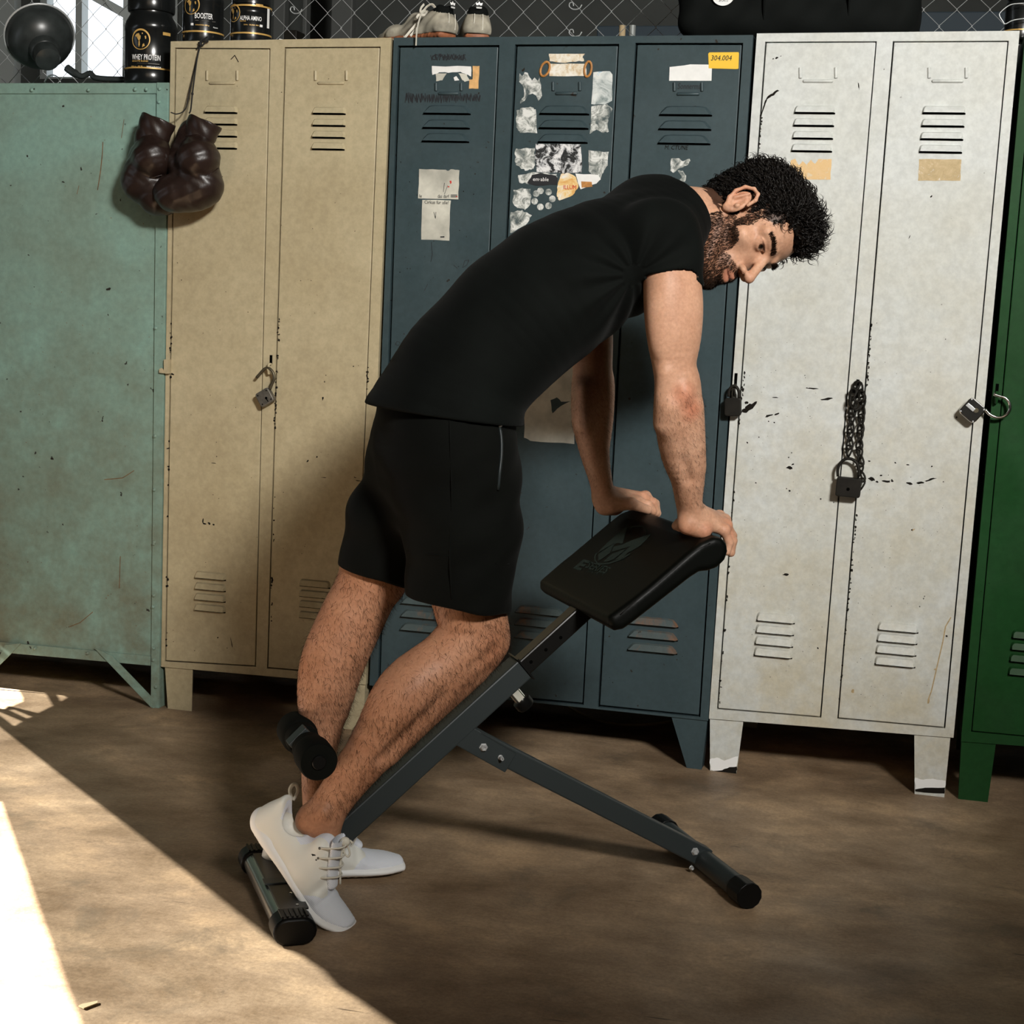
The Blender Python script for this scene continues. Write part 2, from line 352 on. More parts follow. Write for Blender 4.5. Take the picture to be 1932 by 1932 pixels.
# ------------------------------------------------------------------ writing
def text_mesh(s, size, bold=0.0, shear=0.0, xs=1.0):
    cu = bpy.data.curves.new('t', 'FONT'); cu.body = s; cu.size = size; cu.align_x = 'LEFT'; cu.offset = bold; cu.shear = shear; cu.resolution_u = 2
    o = bpy.data.objects.new('t', cu); COL.objects.link(o)
    dg = bpy.context.evaluated_depsgraph_get(); me = bpy.data.meshes.new_from_object(o.evaluated_get(dg))
    v = np.array([p.co[:] for p in me.vertices]); f = [tuple(p.vertices) for p in me.polygons]
    bpy.data.objects.remove(o); bpy.data.curves.remove(cu); bpy.data.meshes.remove(me)
    v[:, 0] *= xs; v[:, :2] -= (v[:, :2].max(0)+v[:, :2].min(0))/2
    return v, f
def add_text(mb, s, c, ax, ay, width, height=None, m=0, bold=0.0, shear=0.0):
    v, f = text_mesh(s, 1.0, bold, shear)
    w = v[:, 0].max()-v[:, 0].min(); h = v[:, 1].max()-v[:, 1].min()
    sx = width/w; sy = sx if height is None else height/h
    mb.add([np.array(c)+np.array(ax)*p[0]*sx+np.array(ay)*p[1]*sy for p in v], f, m); return mb
BODY_H = 0.0021
# ------------------------------------------------------------------ organic shapes: smooth-union distance fields meshed with surface nets
def _smin(a, b, k):
    if k <= 0: return np.minimum(a, b)
    h = np.maximum(k-np.abs(a-b), 0)/k
    return np.minimum(a, b)-h*h*k*0.25
class SDF:
    def __init__(s): s.p = []
    def _add(s, fn, a, b, r, k, op): s.p.append((fn, np.array(a, np.float32), np.array(b, np.float32), float(r), float(k), op)); return s
    def rc(s, a, b, ra, rb=None, k=0.01, op='+'):                 # round cone
        rb = ra if rb is None else rb
        a = np.array(a, np.float32); b = np.array(b, np.float32); ba = b-a; L2 = float(ba@ba)+1e-12
        def fn(p):
            t = np.clip(((p-a)@ba)/L2, 0, 1); q = p-a-t[..., None]*ba
            return np.sqrt((q*q).sum(-1))-(ra+(rb-ra)*t)
        return s._add(fn, a, b, max(ra, rb), k, op)
    def ec(s, a, b, ra, rb, width_ax, k=0.01, op='+'):            # tapering limb of elliptic section; ra=(thick, wide)
        a = np.array(a, np.float32); b = np.array(b, np.float32); ba = b-a; L = float(np.linalg.norm(ba)); t_ = ba/L
        w = np.array(width_ax, float); w = nrm(w-t_*(w@t_)).astype(np.float32); n = np.cross(t_, w).astype(np.float32)
        def fn(p):
            d = p-a; x = d@t_; t = np.clip(x/L, 0, 1); ex = x-t*L
            A = ra[0]+(rb[0]-ra[0])*t; Bq = ra[1]+(rb[1]-ra[1])*t; mn = np.minimum(A, Bq)
            u = d@n; v = d@w
            q = np.sqrt((u/A)**2+(v/Bq)**2+(ex/mn)**2)+1e-9
            g = np.sqrt((u/A**2)**2+(v/Bq**2)**2+(ex/mn**2)**2)+1e-9
            return np.where(q < 0.35, (q-1)*mn, q*(q-1)/g)
        return s._add(fn, a, b, max(max(ra), max(rb)), k, op)
    def chain(s, pts, rads, width_ax, k=0.02, k0=0.0):
        # one even limb: path and radii are resampled on a spline, the pieces meet without bulging, then the whole blends in
        P = [np.array(p, float) for p in pts]; R_ = [np.array(r, float) for r in rads]; n = len(P); Q = []; q = 4
        for i in range(n-1):
            for j in range(q+(i == n-2)):
                t = j/q; o = []
                for A in (P, R_):
                    p1, p2 = A[i], A[i+1]; p0 = A[i-1] if i else 2*p1-p2; p3 = A[i+2] if i+2 < n else 2*p2-p1
                    o.append(0.5*((2*p1)+(-p0+p2)*t+(2*p0-5*p1+4*p2-p3)*t*t+(-p0+3*p1-3*p2+p3)*t**3))
                Q.append(o)
        g = SDF()
        for (a, ra), (b, rb) in zip(Q[:-1], Q[1:]): g.ec(a, b, tuple(ra), tuple(rb), width_ax, 0)
        s.p.append((g, None, None, 0.0, float(k), 'g')); return s
    def ell(s, c, r, ax=None, k=0.01, op='+'):
        c = np.array(c, np.float32); R = np.eye(3) if ax is None else np.array([nrm(a) for a in ax]); R = R.astype(np.float32); r = np.array(r, np.float32); mn = float(r.min())
        def fn(p):
            q = (p-c)@R.T; k0 = np.sqrt(((q/r)**2).sum(-1))+1e-9; k1 = np.sqrt(((q/(r*r))**2).sum(-1))+1e-9
            return np.where(k0 < 0.35, (k0-1)*mn, k0*(k0-1)/k1)
        return s._add(fn, c, c, float(r.max()), k, op)
    def box(s, c, h, ax=None, rr=0.005, k=0.0, op='+'):
        c = np.array(c, np.float32); R = np.eye(3) if ax is None else np.array([nrm(a) for a in ax]); R = R.astype(np.float32); h = np.array(h, np.float32)
        def fn(p):
            q = np.abs((p-c)@R.T)-(h-rr); return np.sqrt((np.maximum(q, 0)**2).sum(-1))+np.minimum(q.max(-1), 0)-rr
        return s._add(fn, c, c, float(np.linalg.norm(h)), k, op)
    def plane(s, c, n, k=0.0):                                     # keep the side the normal points away from
        c = np.array(c, np.float32); n = nrm(n).astype(np.float32)
        return s._add(lambda p: (p-c)@n, c, c, 1e3, k, '&')
    def fun(s, fn, c, r, k, op='+'): return s._add(fn, c, c, r, k, op)
    def disp(s, fn, c, r): return s._add(fn, c, c, r, 0.0, 'd')    # add a displacement near c
    def evalb(s, cen, offs, hd):
        nb = len(cen); D = np.full((nb, len(offs)), 1.0, np.float32)
        for fn, a, b, r, k, op in s.p:
            if op == 'g':
                G = fn.evalb(cen, offs, hd+k); D = _smin(D, G, k); continue
            if r > 100: sel = np.arange(nb)
            else:
                ba = b-a; L2 = float(ba@ba)+1e-12; t = np.clip(((cen-a)@ba)/L2, 0, 1); q = cen-a-t[:, None]*ba
                sel = np.nonzero((q*q).sum(-1) < (r*1.12+1.7*k+hd+.004)**2)[0]
            if len(sel) == 0: continue
            P = cen[sel][:, None, :]+offs[None]
            d = fn(P).astype(np.float32); cur = D[sel]
            if op == '+': D[sel] = _smin(cur, d, k)
            elif op == '-': D[sel] = -_smin(-cur, d, k)
            elif op == '&': D[sel] = -_smin(-cur, -d, k)
            else: D[sel] = cur+d
        return D
    def mesh(s, h, lo, hi, nb=8):
        lo = np.array(lo, np.float32); hi = np.array(hi, np.float32); H = h*nb
        dims = np.ceil((hi-lo)/H).astype(int); hd = H*0.87
        ii = np.stack(np.meshgrid(*[np.arange(d) for d in dims], indexing='ij'), -1).reshape(-1, 3)
        cen = (lo+(ii+0.5)*H).astype(np.float32)
        z = np.zeros((1, 3), np.float32); d0 = np.concatenate([s.evalb(cen[i:i+40000], z, hd*1.6)[:, 0] for i in range(0, len(cen), 40000)])
        act = np.abs(d0) < H*1.25; bi = ii[act]; nB = len(bi)
        g = np.arange(nb+1); offs = (np.stack(np.meshgrid(g, g, g, indexing='ij'), -1).reshape(-1, 3)*h-H/2).astype(np.float32)
        ca = cen[act]; m1 = nb+1
        D = np.concatenate([s.evalb(ca[i:i+1500], offs, hd) for i in range(0, nB, 1500)]).reshape(nB, m1, m1, m1)
        keep = (D.min((1, 2, 3)) < 0) & (D.max((1, 2, 3)) >= 0)
        D = D[keep]; bi = bi[keep]; nB = len(bi)
        grid = np.full(dims+2, -1, np.int32); grid[bi[:, 0]+1, bi[:, 1]+1, bi[:, 2]+1] = np.arange(nB)
        S = D < 0
        def c8(A, x, y, w): return A[:, x:x+nb, y:y+nb, w:w+nb]
        cnt = sum(c8(S, x, y, w).astype(np.int8) for x in (0, 1) for y in (0, 1) for w in (0, 1))
        cell = (cnt > 0) & (cnt < 8); vid = np.full(cell.shape, -1, np.int64); nv = int(cell.sum()); vid[cell] = np.arange(nv)
        acc = np.zeros((nv, 3), np.float32); num = np.zeros(nv, np.float32)
        corners = [(x, y, w) for x in (0, 1) for y in (0, 1) for w in (0, 1)]
        for c in corners:
            for ax in range(3):
                if c[ax]: continue
                e = list(c); e[ax] = 1
                da = c8(D, *c)[cell]; db = c8(D, *e)[cell]; mk = (da < 0) != (db < 0)
                t = np.where(mk, da/np.where(mk, da-db, 1), 0)
                p = np.tile(np.array(c, np.float32), (nv, 1)); p[:, ax] += t
                acc[mk] += p[mk]; num[mk] += 1
        idx = np.argwhere(cell); base = bi[idx[:, 0]]*nb+idx[:, 1:]
        V = lo+(base+acc/num[:, None])*h
        faces = []
        for ax in range(3):
            lo_ = [slice(None)]+[slice(0, nb)]*3; hi_ = list(lo_); hi_[ax+1] = slice(1, nb+1)
            a = S[tuple(lo_)]; b = S[tuple(hi_)]; ed = np.argwhere(a != b)
            if len(ed) == 0: continue
            inside = a[tuple(ed.T)]; gc = bi[ed[:, 0]]*nb+ed[:, 1:]
            o1, o2 = (ax+1) % 3, (ax+2) % 3; q = []
            for d1, d2 in ((0, 0), (1, 0), (1, 1), (0, 1)):
                c = gc.copy(); c[:, o1] -= d1; c[:, o2] -= d2
                bk = np.floor_divide(c, nb); lc = c-bk*nb; gi = grid[bk[:, 0]+1, bk[:, 1]+1, bk[:, 2]+1]
                q.append(np.where(gi >= 0, vid[gi, lc[:, 0], lc[:, 1], lc[:, 2]], -1))
            q = np.stack(q, 1); ok = (q >= 0).all(1); q = q[ok]; ins = inside[ok]
            q[~ins] = q[~ins][:, ::-1]; faces.append(q)
        F = np.concatenate(faces) if faces else np.zeros((0, 4), int)
        return V.astype(np.float64), F
def sdf_obj(s, h, lo, hi, name, mat, parent=None, smooth=180, label=None, tint=None, xf=None, keep_data=False, mats=None, fm=None):
    V, F = s.mesh(h, lo, hi); V0 = V
    if xf is not None: V = xf(V)
    org = ORG[parent.name] if parent is not None else np.zeros(3)
    me = bpy.data.meshes.new(name); W = (V-org).astype(np.float32)
    me.vertices.add(len(W)); me.vertices.foreach_set('co', W.ravel())
    me.loops.add(len(F)*4); me.loops.foreach_set('vertex_index', F.ravel().astype(np.int32))
    me.polygons.add(len(F)); me.polygons.foreach_set('loop_start', np.arange(0, len(F)*4, 4, dtype=np.int32))
    me.polygons.foreach_set('use_smooth', np.ones(len(F), bool)); me.update(calc_edges=True); me.validate()
    o = bpy.data.objects.new(name, me); COL.objects.link(o); ORG[o.name] = org
    if parent is not None: o.parent = parent
    if mats:
        for mm in mats: me.materials.append(mm)
        me.polygons.foreach_set('material_index', fm(V0[F].mean(1)).astype(np.int32)[:len(me.polygons)])
    else: me.materials.append(mat)
    if smooth < 179:
        try: me.set_sharp_from_angle(angle=math.radians(smooth))
        except Exception: pass
    if tint is not None:
        at = me.color_attributes.new('tint', 'FLOAT_COLOR', 'POINT'); cc = np.ones((len(V), 4), np.float32); cc[:, :3] = tint(V0); at.data.foreach_set('color', cc.ravel())
    if label: o['label'] = label
    return (o, V, F) if keep_data else o
def vnormals(V, F):
    n = np.cross(V[F[:, 2]]-V[F[:, 0]], V[F[:, 3]]-V[F[:, 1]]); out = np.zeros_like(V)
    for i in range(4): np.add.at(out, F[:, i], n)
    return out/(np.linalg.norm(out, axis=1, keepdims=True)+1e-12)
# ------------------------------------------------------------------ room
def struct(name, mb, mat, **kw):
    o = mb.build(name, mat, **kw); o['kind'] = 'structure'; return o
XL, XR, YF, YB, ZC = -1.9, 5.2, -6.2, 1.9, 3.4
mb = MB(); mb.add([(XL, YF, 0), (XR, YF, 0), (XR, YB, 0), (XL, YB, 0)], [(0, 1, 2, 3)]); struct('floor', mb, M['floor'])
mb = MB(); mb.abox((XL, YF, ZC), (XR, YB, ZC+0.1)); struct('ceiling', mb, M['ceil'])
mb = MB(); mb.abox((XR, YF, 0), (XR+0.1, YB, ZC)); struct('wall_right', mb, M['wall'])
mb = MB(); mb.abox((XL, YF-0.1, 0), (XR, YF, ZC)); struct('wall_front', mb, M['wall'])
def holed(outer, holes, to3, depth, y=None):
    """flat sheet with openings: outer/holes are 2-D, to3 maps (a,b)->3-D, depth is an offset vector for the reveals"""
    allp = [outer]+holes
    tris = tessellate_polygon([[Vector((a, b, 0)) for a, b in p] for p in allp])
    flat = [q for p in allp for q in p]
    P = [np.array(to3(a, b), float) for a, b in flat]; n = len(P); off = np.array(depth, float)
    mb = MB(); fs = [tuple(t) for t in tris]
    # orient the sheet against the depth direction
    def fix(f, sgn):
        a, b, c = (P[i] for i in f); return f if np.cross(b-a, c-a) @ off * sgn < 0 else f[::-1]
    vs = P+[p+off for p in P]
    faces = [fix(f, 1) for f in fs]+[tuple(i+n for i in fix(f, -1)) for f in fs]
    k = 0
    for p in allp:
        L_ = len(p)
        for i in range(L_):
            j = (i+1) % L_; faces.append((k+i, k+j, k+j+n, k+i+n))
        k += L_
    return mb.add(vs, faces)
def X_Z(px, py, y): p = onY(px, py, y); return (p[0], p[2])
W0 = [X_Z(70, 149, YB), X_Z(336, 146, YB), X_Z(338, -190, YB), X_Z(66, -190, YB)]
struct('wall_back', holed([(XL, 0), (XR, 0), (XR, ZC), (XL, ZC)], [W0], lambda a, b: (a, YB, b), (0, 0.12, 0)), M['wall_dark'])
mb = MB()
wx0, wx1, wz0, wz1 = W0[0][0], W0[1][0], W0[0][1], W0[2][1]
mul = X_Z(143, 80, YB)[0]
for a, b in ((wx0, wx0+0.03), (mul-0.014, mul+0.014), (wx1-0.07, wx1)):
    mb.abox((a, YB+0.02, wz0), (b, YB+0.07, wz1))
mb.abox((wx0, YB+0.021, wz0-0.02), (wx1, YB+0.069, wz0+0.012)); mb.abox((wx0, YB+0.021, wz1-0.04), (wx1, YB+0.069, wz1))
wf = struct('window_1', mb, M['winframe'])
mb = MB(); mb.add([(wx0, YB+0.045, wz0), (wx1, YB+0.045, wz0), (wx1, YB+0.045, wz1), (wx0, YB+0.045, wz1)], [(0, 1, 2, 3)])
o = mesh_obj('pane', mb.v, mb.f, M['glass'], wf)
# panelled left part of the back wall beside the window
mb = MB(); x0 = X_Z(-60, 80, YB)[0]; x1 = X_Z(40, 80, YB)[0]
mb.abox((x0, YB-0.05, 0), (x1, YB-0.002, ZC)); struct('trim_1', mb, M['winframe'])
# left wall with made-up openings, shaped to throw the sun patches on the floor
def sunback(px, py):
    p = onZ(px, py, 0.0); t = (p[0]-XL)/SUN_DIR[0]; q = p - np.array(SUN_DIR)*t; return (q[1], q[2])
big = [(0, 1367), (120, 1461), (250, 1560), (380, 1661), (470, 1733), (540, 1788), (575, 1803), (618, 1832), (645, 1862), (690, 1890), (760, 1940), (800, 2000), (300, 2300), (-450, 2200), (-450, 1480), (-110, 1284)]
big_open = [(2, 1512), (80, 1737), (150, 1932), (235, 2180), (-380, 2100), (-380, 1512)]
h1 = [(-60, 1215), (6, 1250), (17, 1250), (80, 1287), (107, 1332), (78, 1347), (22, 1333), (15, 1339), (2, 1337), (-60, 1312)]
t1 = [(6, 1250), (17, 1250), (80, 1287), (107, 1332), (78, 1347), (22, 1333), (43, 1324), (44, 1317)]
small = [[(102, 1299), (134, 1317), (119, 1326), (115, 1325)], [(18, 1340), (30, 1338), (67, 1353), (56, 1358)], [(-60, 1306), (2, 1342), (49, 1362), (31, 1373), (2, 1351), (-60, 1313)]]
sb = lambda poly: [sunback(*p) for p in poly]
toL = lambda a, b: (XL, a, b)
struct('wall_left', holed([(YF, 0), (YB, 0), (YB, ZC), (YF, ZC)], [sb(big), sb(h1)]+[sb(s) for s in small], toL, (-0.012, 0, 0)), M['wall'])
mb = holed(sb(big), [sb(big_open)], lambda a, b: (XL-0.0006, a, b), (-0.001, 0, 0))
mbf = MB()
for pl in [t1]+small:
    P = [np.array((XL-0.0006, a, b)) for a, b in sb(pl)]; mbf.add(P, [tuple(range(len(P)))])
g = holed(sb(big), [sb(big_open)], lambda a, b: (XL-0.0006, a, b), (-0.001, 0, 0))
n0 = len(sb(big))+len(sb(big_open))
mbf.add(g.v[:n0], [f for f in g.f if max(f) < n0])
struct('sun_patch_film', mbf, M['film'])  # unseen panes, added to dim parts of the sun patches

# ------------------------------------------------------------------ lockers
def LQ(q, y): return [np.array([onY(a, b)[0], y, onY(a, b)[2]]) for a, b in q]
def xz(q): return [X_Z(a, b, 0) for a, b in q]
def S_at(px, py):
    p = onY(px, py); return FPX/((p-np.array(CAM)) @ fwd)
XA = np.array([1.0, 0, 0]); ZA = np.array([0, 0, 1.0]); YA = np.array([0, 1.0, 0])
def louver(cx, cy, w, h, y, style='round', depth=0.012):
    c = onY(cx, cy); c[1] = y; s = S_at(cx, cy); w = w/s; h = h/s
    mb = MB()
    top_in = (0.10 if style == 'round' else 0.62)*h*1.0 if style == 'round' else h*0.95
    # outline, going round from bottom-left
    n = 5; pts = [(-w/2, -h/2), (w/2, -h/2)]
    r = min(h*0.8, w*0.2) if style == 'round' else h
    if style == 'round':
        for k in range(n+1):
            a = math.pi/2*k/n; pts.append((w/2-r*0.55+r*0.55*math.cos(a), h/2-r*0.75+r*0.75*math.sin(a)))
        for k in range(n+1):
            a = math.pi/2+math.pi/2*k/n; pts.append((-w/2+r*0.55+r*0.55*math.cos(a), h/2-r*0.75+r*0.75*math.sin(a)))
    else:
        pts += [(w/2-h*0.25, -h*0.10), (w/2-h*0.75, h*0.40), (w/2-h*1.3, h/2), (-w/2+h*1.3, h/2), (-w/2+h*0.75, h*0.40), (-w/2+h*0.25, -h*0.10)]
    m_ = len(pts)
    back = [c+XA*a+ZA*b for a, b in pts]
    fr = []
    for a, b in pts:
        fa = a*(1-2*h*0.22/w) if abs(a) > 1e-9 else a
        fr.append(c+XA*fa+ZA*(b if b <= -h/2+1e-9 else (b-h*0.16))+YA*(-depth*(0.62 if b > 0 else 1.0)))
    mb.add(back+fr, [])
    for i in range(1, m_):
        j = (i+1) % m_; mb.f.append((i, j, m_+j, m_+i)); mb.m.append(0)
    mb.f.append(tuple(range(m_, 2*m_))); mb.m.append(0)
    mb.f.append((0, 1, m_+1, m_)); mb.m.append(1)              # closed underside and strip below, painted dark for the shade of a slot
    e = 0.0016
    a0, b0 = pts[0]; a1, b1 = pts[1]
    mb.add([c+XA*a0+ZA*(b0-0.0035)-YA*e, c+XA*a1+ZA*(b1-0.0035)-YA*e, c+XA*a1+ZA*b1-YA*e, c+XA*a0+ZA*b0-YA*e], [(0, 1, 2, 3)], 1)
    return mb
def holder(px0, px1, py0, py1, y, bars='U'):
    mb = MB(); s = S_at((px0+px1)/2, (py0+py1)/2)
    a = onY(px0, py0); b = onY(px1, py1); c = onY(px1, py0); r = 0.0042
    def bar(p, q): 
        p = p.copy(); q = q.copy(); p[1] = q[1] = y-0.0005
        mb.tube([p, p+(q-p)*0.04, q-(q-p)*0.04, q], [r*0.5, r, r, r*0.5], 8)
    d = onY(px0, py1)
    bar(a, d+ZA*0.006); bar(c, b+ZA*0.006); bar(d+XA*0.006, b-XA*0.006)
    return mb
def ragged(poly, n=5, amp=1.2, seed=1):
    R = random.Random(seed); out = []
    for i in range(len(poly)):
        a = np.array(poly[i], float); b = np.array(poly[(i+1) % len(poly)], float)
        for k in range(n):
            out.append(tuple(a+(b-a)*k/n+(np.array([R.uniform(-amp, amp), R.uniform(-amp, amp)]) if k else 0)))
    return out
def sheet(poly, y, mat, parent, name='sticker', label=None, th=0.0004, kind=None):
    P = LQ(poly, y); mb = MB()
    tris = tessellate_polygon([[Vector((p[0], p[2], 0)) for p in P]])
    n = len(P)
    fs = []
    for t in tris:
        a, b, c = (P[i] for i in t); fs.append(tuple(t) if np.cross(b-a, c-a)[1] < 0 else tuple(t)[::-1])
    mb.add(P+[p+YA*th for p in P], fs)
    for i in range(n):
        j = (i+1) % n; mb.f.append((i, j, n+j, n+i)); mb.m.append(0)
    return mb.build(name, mat, parent, label=label, kind=kind)
def blobs(mb, marks, y):
    """paint chips: (px, py, half-length, half-height, angle)"""
    for k, (a, b, rx, ry, an) in enumerate(marks):
        R = random.Random(int(a*7+b*13)); n = 9
        poly = []
        for i in range(n):
            t = 2*math.pi*i/n; q = R.uniform(0.55, 1.15)
            u = rx*q*math.cos(t); v_ = ry*q*math.sin(t)
            poly.append((a+u*math.cos(an)-v_*math.sin(an), b+u*math.sin(an)+v_*math.cos(an)))
        P = LQ(poly, y-0.0003-0.00002*(k % 9)); mb.add(P, [tuple(range(n))])
    return mb
def stroke(mb, pts, wpx, y):
    for i in range(len(pts)-1):
        a = np.array(pts[i], float); b = np.array(pts[i+1], float); d = b-a
        if np.linalg.norm(d) < 1e-6: continue
        d /= np.linalg.norm(d); nn = np.array([-d[1], d[0]])*wpx/2; e = d*wpx*0.3
        P = LQ([a-e+nn, b+e+nn, b+e-nn, a-e-nn], y-0.00004*(i % 7)); mb.add(P, [(0, 1, 2, 3)])
    return mb

def grow(q, g):
    c = np.mean(np.array(q, float), 0); return [tuple(np.array(p)+np.sign(np.array(p)-c)*g) for p in q]
def locker(name, label, outline, doors, mat, legs, louvers, holders, gap=2.0, lstyle='round', depth=0.48, recess=0.0, legmat=None, louver_mats=None, no_bottom=False):
    base = onY((outline[0][0]+outline[1][0])/2, outline[2][1]); base = np.array([base[0], 0.24, 0.0])
    th = thing(name, label, 'locker', base, 'row of old metal lockers')
    holes = [xz(grow(d, gap)) for d in doors]
    outer = xz(outline)
    if no_bottom:                                # doors run down to the lower edge: leave a thin lip
        pass
    holed(outer, holes, lambda a, b: (a, 0.0, b), (0, 0.018, 0)).build('frame', mat, th)
    o3 = [np.array([a, 0.0, b]) for a, b in outer]              # TL TR BR BL
    mb = MB(); t_ = 0.004
    f0 = [p+YA*0.0185 for p in o3]; bk = [p+YA*depth for p in o3]
    mb.hexa([f0[0], f0[1], bk[1], bk[0], f0[0]-ZA*t_, f0[1]-ZA*t_, bk[1]-ZA*t_, bk[0]-ZA*t_])     # top
    mb.hexa([f0[3], f0[2], bk[2], bk[3], f0[3]+ZA*t_, f0[2]+ZA*t_, bk[2]+ZA*t_, bk[3]+ZA*t_])     # bottom
    mb.hexa([f0[3], bk[3], bk[0]-ZA*.005, f0[0]-ZA*.005, f0[3]+XA*t_, bk[3]+XA*t_, bk[0]+XA*t_-ZA*.005, f0[0]+XA*t_-ZA*.005])
    mb.hexa([f0[2]-XA*t_, bk[2]-XA*t_, bk[1]-XA*t_-ZA*.005, f0[1]-XA*t_-ZA*.005, f0[2], bk[2], bk[1]-ZA*.005, f0[1]-ZA*.005])
    mb.hexa([bk[3]-YA*t_, bk[2]-YA*t_, bk[2], bk[3], bk[0]-YA*t_, bk[1]-YA*t_, bk[1], bk[0]])
    mb.build('cabinet_body', mat, th)
    ds = []
    for i, d in enumerate(doors):
        P = LQ(d, recess); mb = MB(); mb.prism([P[0], P[3], P[2], P[1]], (0, 0.016, 0))
        do = mb.build('door', mat, th, bevel=0.0018); ds.append(do)
    for i, lst in enumerate(louvers):
        for (cx, cy, w, h) in lst:
            lm = mat if louver_mats is None or cy < 700 else louver_mats
            louver(cx, cy, w, h, recess, lstyle).build('louver', [lm, M['dark']], ds[i], smooth=35)
    for i, hd in enumerate(holders):
        if hd: holder(*hd, recess).build('label_holder', mat, ds[i], smooth=60)
    for q in legs:
        q3 = LQ(q, 0.004); z0 = 0.0
        q3[2][2] = q3[3][2] = z0
        mb = MB(); mb.prism([q3[0], q3[3], q3[2], q3[1]], (0, 0.003, 0))
        # folded side plate of the foot, on the outer edge
        outer_left = (q[0][0]+q[1][0])/2 < (outline[0][0]+outline[1][0])/2
        e0, e1 = (q3[0], q3[3]) if outer_left else (q3[1], q3[2])
        mb.prism([e0+YA*0.003, e1+YA*0.003, e1+YA*0.05, e0+YA*0.085], (0.003 if outer_left else -0.003, 0, 0))
        mb.build('leg', legmat or mat, th)
        mb2 = MB(); mb2.prism([p+YA*(depth-0.01) for p in (q3[0], q3[3], q3[2], q3[1])], (0, 0.003, 0)); mb2.build('leg', legmat or mat, th)
    return th, ds

def LV(x0, x1, w, h, ys):
    n = len(ys); return [(x0+(x1-x0)*i/(n-1), y, w, h) for i, y in enumerate(ys)]
# --- beige, two doors
beige, bd = locker('metal_locker', 'beige two-door metal locker behind the hanging boxing gloves',
    [(322, 78), (738, 71), (690, 1292), (304, 1258)],
    [[(332, 92), (508, 93), (481, 1256), (313, 1246)], [(539, 91), (716, 90), (669, 1273), (506, 1259)]],
    M['beige'], [[(310, 1259), (362, 1264), (360, 1355), (315, 1352)], [(632, 1287), (688, 1292), (684, 1383), (640, 1380)]],
    [LV(418, 417.5, 66, 12, (206, 228, 250.5, 273))+LV(398, 397, 63, 12, (1085, 1106, 1126, 1146)), LV(622, 620, 66, 12, (208, 230.5, 253, 275))+LV(594.5, 593.5, 62, 12, (1100, 1120, 1139.5, 1160))],
    [(391, 448, 133, 157), (595.5, 654, 133, 157)], gap=2.1)
# --- blue, three doors
blue, ud = locker('metal_locker', 'dark blue-grey three-door metal locker with torn stickers behind the man',
    [(743, 71), (1421, 66), (1336, 1360), (697, 1293)],
    [[(754, 89), (939, 88), (886, 1305), (716, 1288)], [(975, 87), (1165, 86), (1098, 1327), (914, 1309)], [(1202, 84), (1399, 84), (1318, 1350), (1131, 1331)]],
    M['blue'], [[(702, 1294), (752, 1298), (735, 1384), (706, 1382)], [(1266, 1352), (1334, 1360), (1323, 1456), (1295, 1453)]],
    [LV(843, 840, 94, 15, (206, 233, 258.5))+LV(800, 798, 93, 14, (1134, 1159, 1184)), LV(1064.5, 1061.5, 97, 15, (206.5, 233.5, 260))+LV(1018.6, 1017, 98, 14, (1151.5, 1175, 1199)), LV(1293.6, 1290.5, 101, 16, (208, 235, 262))+LV(1232.5, 1230.5, 96, 14, (1172, 1197, 1222))],
    [(822, 869.5, 156, 176), (1043, 1093.4, 154, 176), (1272, 1324, 155, 177)], gap=3.2, lstyle='wedge', recess=0.004, louver_mats=M['blue_rust'])
# --- white, two doors
white, wd = locker('metal_locker', 'chipped off-white two-door metal locker at the right with the hanging chain',
    [(1428, 63), (1924, 58), (1799, 1392), (1337.5, 1356)],
    [[(1446, 81), (1652, 80), (1547, 1352), (1355, 1336)], [(1687, 80), (1901, 79), (1781, 1372), (1582, 1354)]],
    M['white'], [[(1339, 1357), (1402, 1362), (1389, 1461), (1339, 1458)], [(1725, 1388), (1793, 1393), (1782, 1499), (1726, 1494)]],
    [LV(1537.7, 1532, 76, 13, (206, 230, 254, 278))+LV(1463.9, 1459, 72, 15, (1164.4, 1186.7, 1208.6, 1230)), LV(1781.4, 1775, 79, 13, (206.5, 231, 255.7, 280))+LV(1694.8, 1689, 75, 15, (1181.8, 1203, 1225, 1247))],
    [(1510, 1577, 127, 153), (1753, 1823, 127, 153)], gap=2.4)
# --- green, at the right edge, mostly out of frame
green, gd = locker('metal_locker', 'green metal locker at the right edge of the picture',
    [(1935, 57), (2440, 50), (2290, 1434), (1813, 1399)],
    [[(1953, 74), (2165, 72), (2035, 1398), (1834, 1379)], [(2200, 72), (2420, 70), (2275, 1416), (2071, 1400)]],
    M['green'], [[(1814, 1400), (1879, 1405), (1864, 1510), (1808, 1507)], [(2215, 1428), (2282, 1434), (2270, 1545), (2212, 1540)]],
    [LV(2062, 2057, 80, 13, (206, 231, 255.7, 280))+LV(1947, 1940, 73, 14, (1198, 1220, 1242, 1267)), LV(2310, 2304, 80, 13, (206, 231, 255.7, 280))],
    [(2030, 2100, 127, 153), None], gap=1.8)

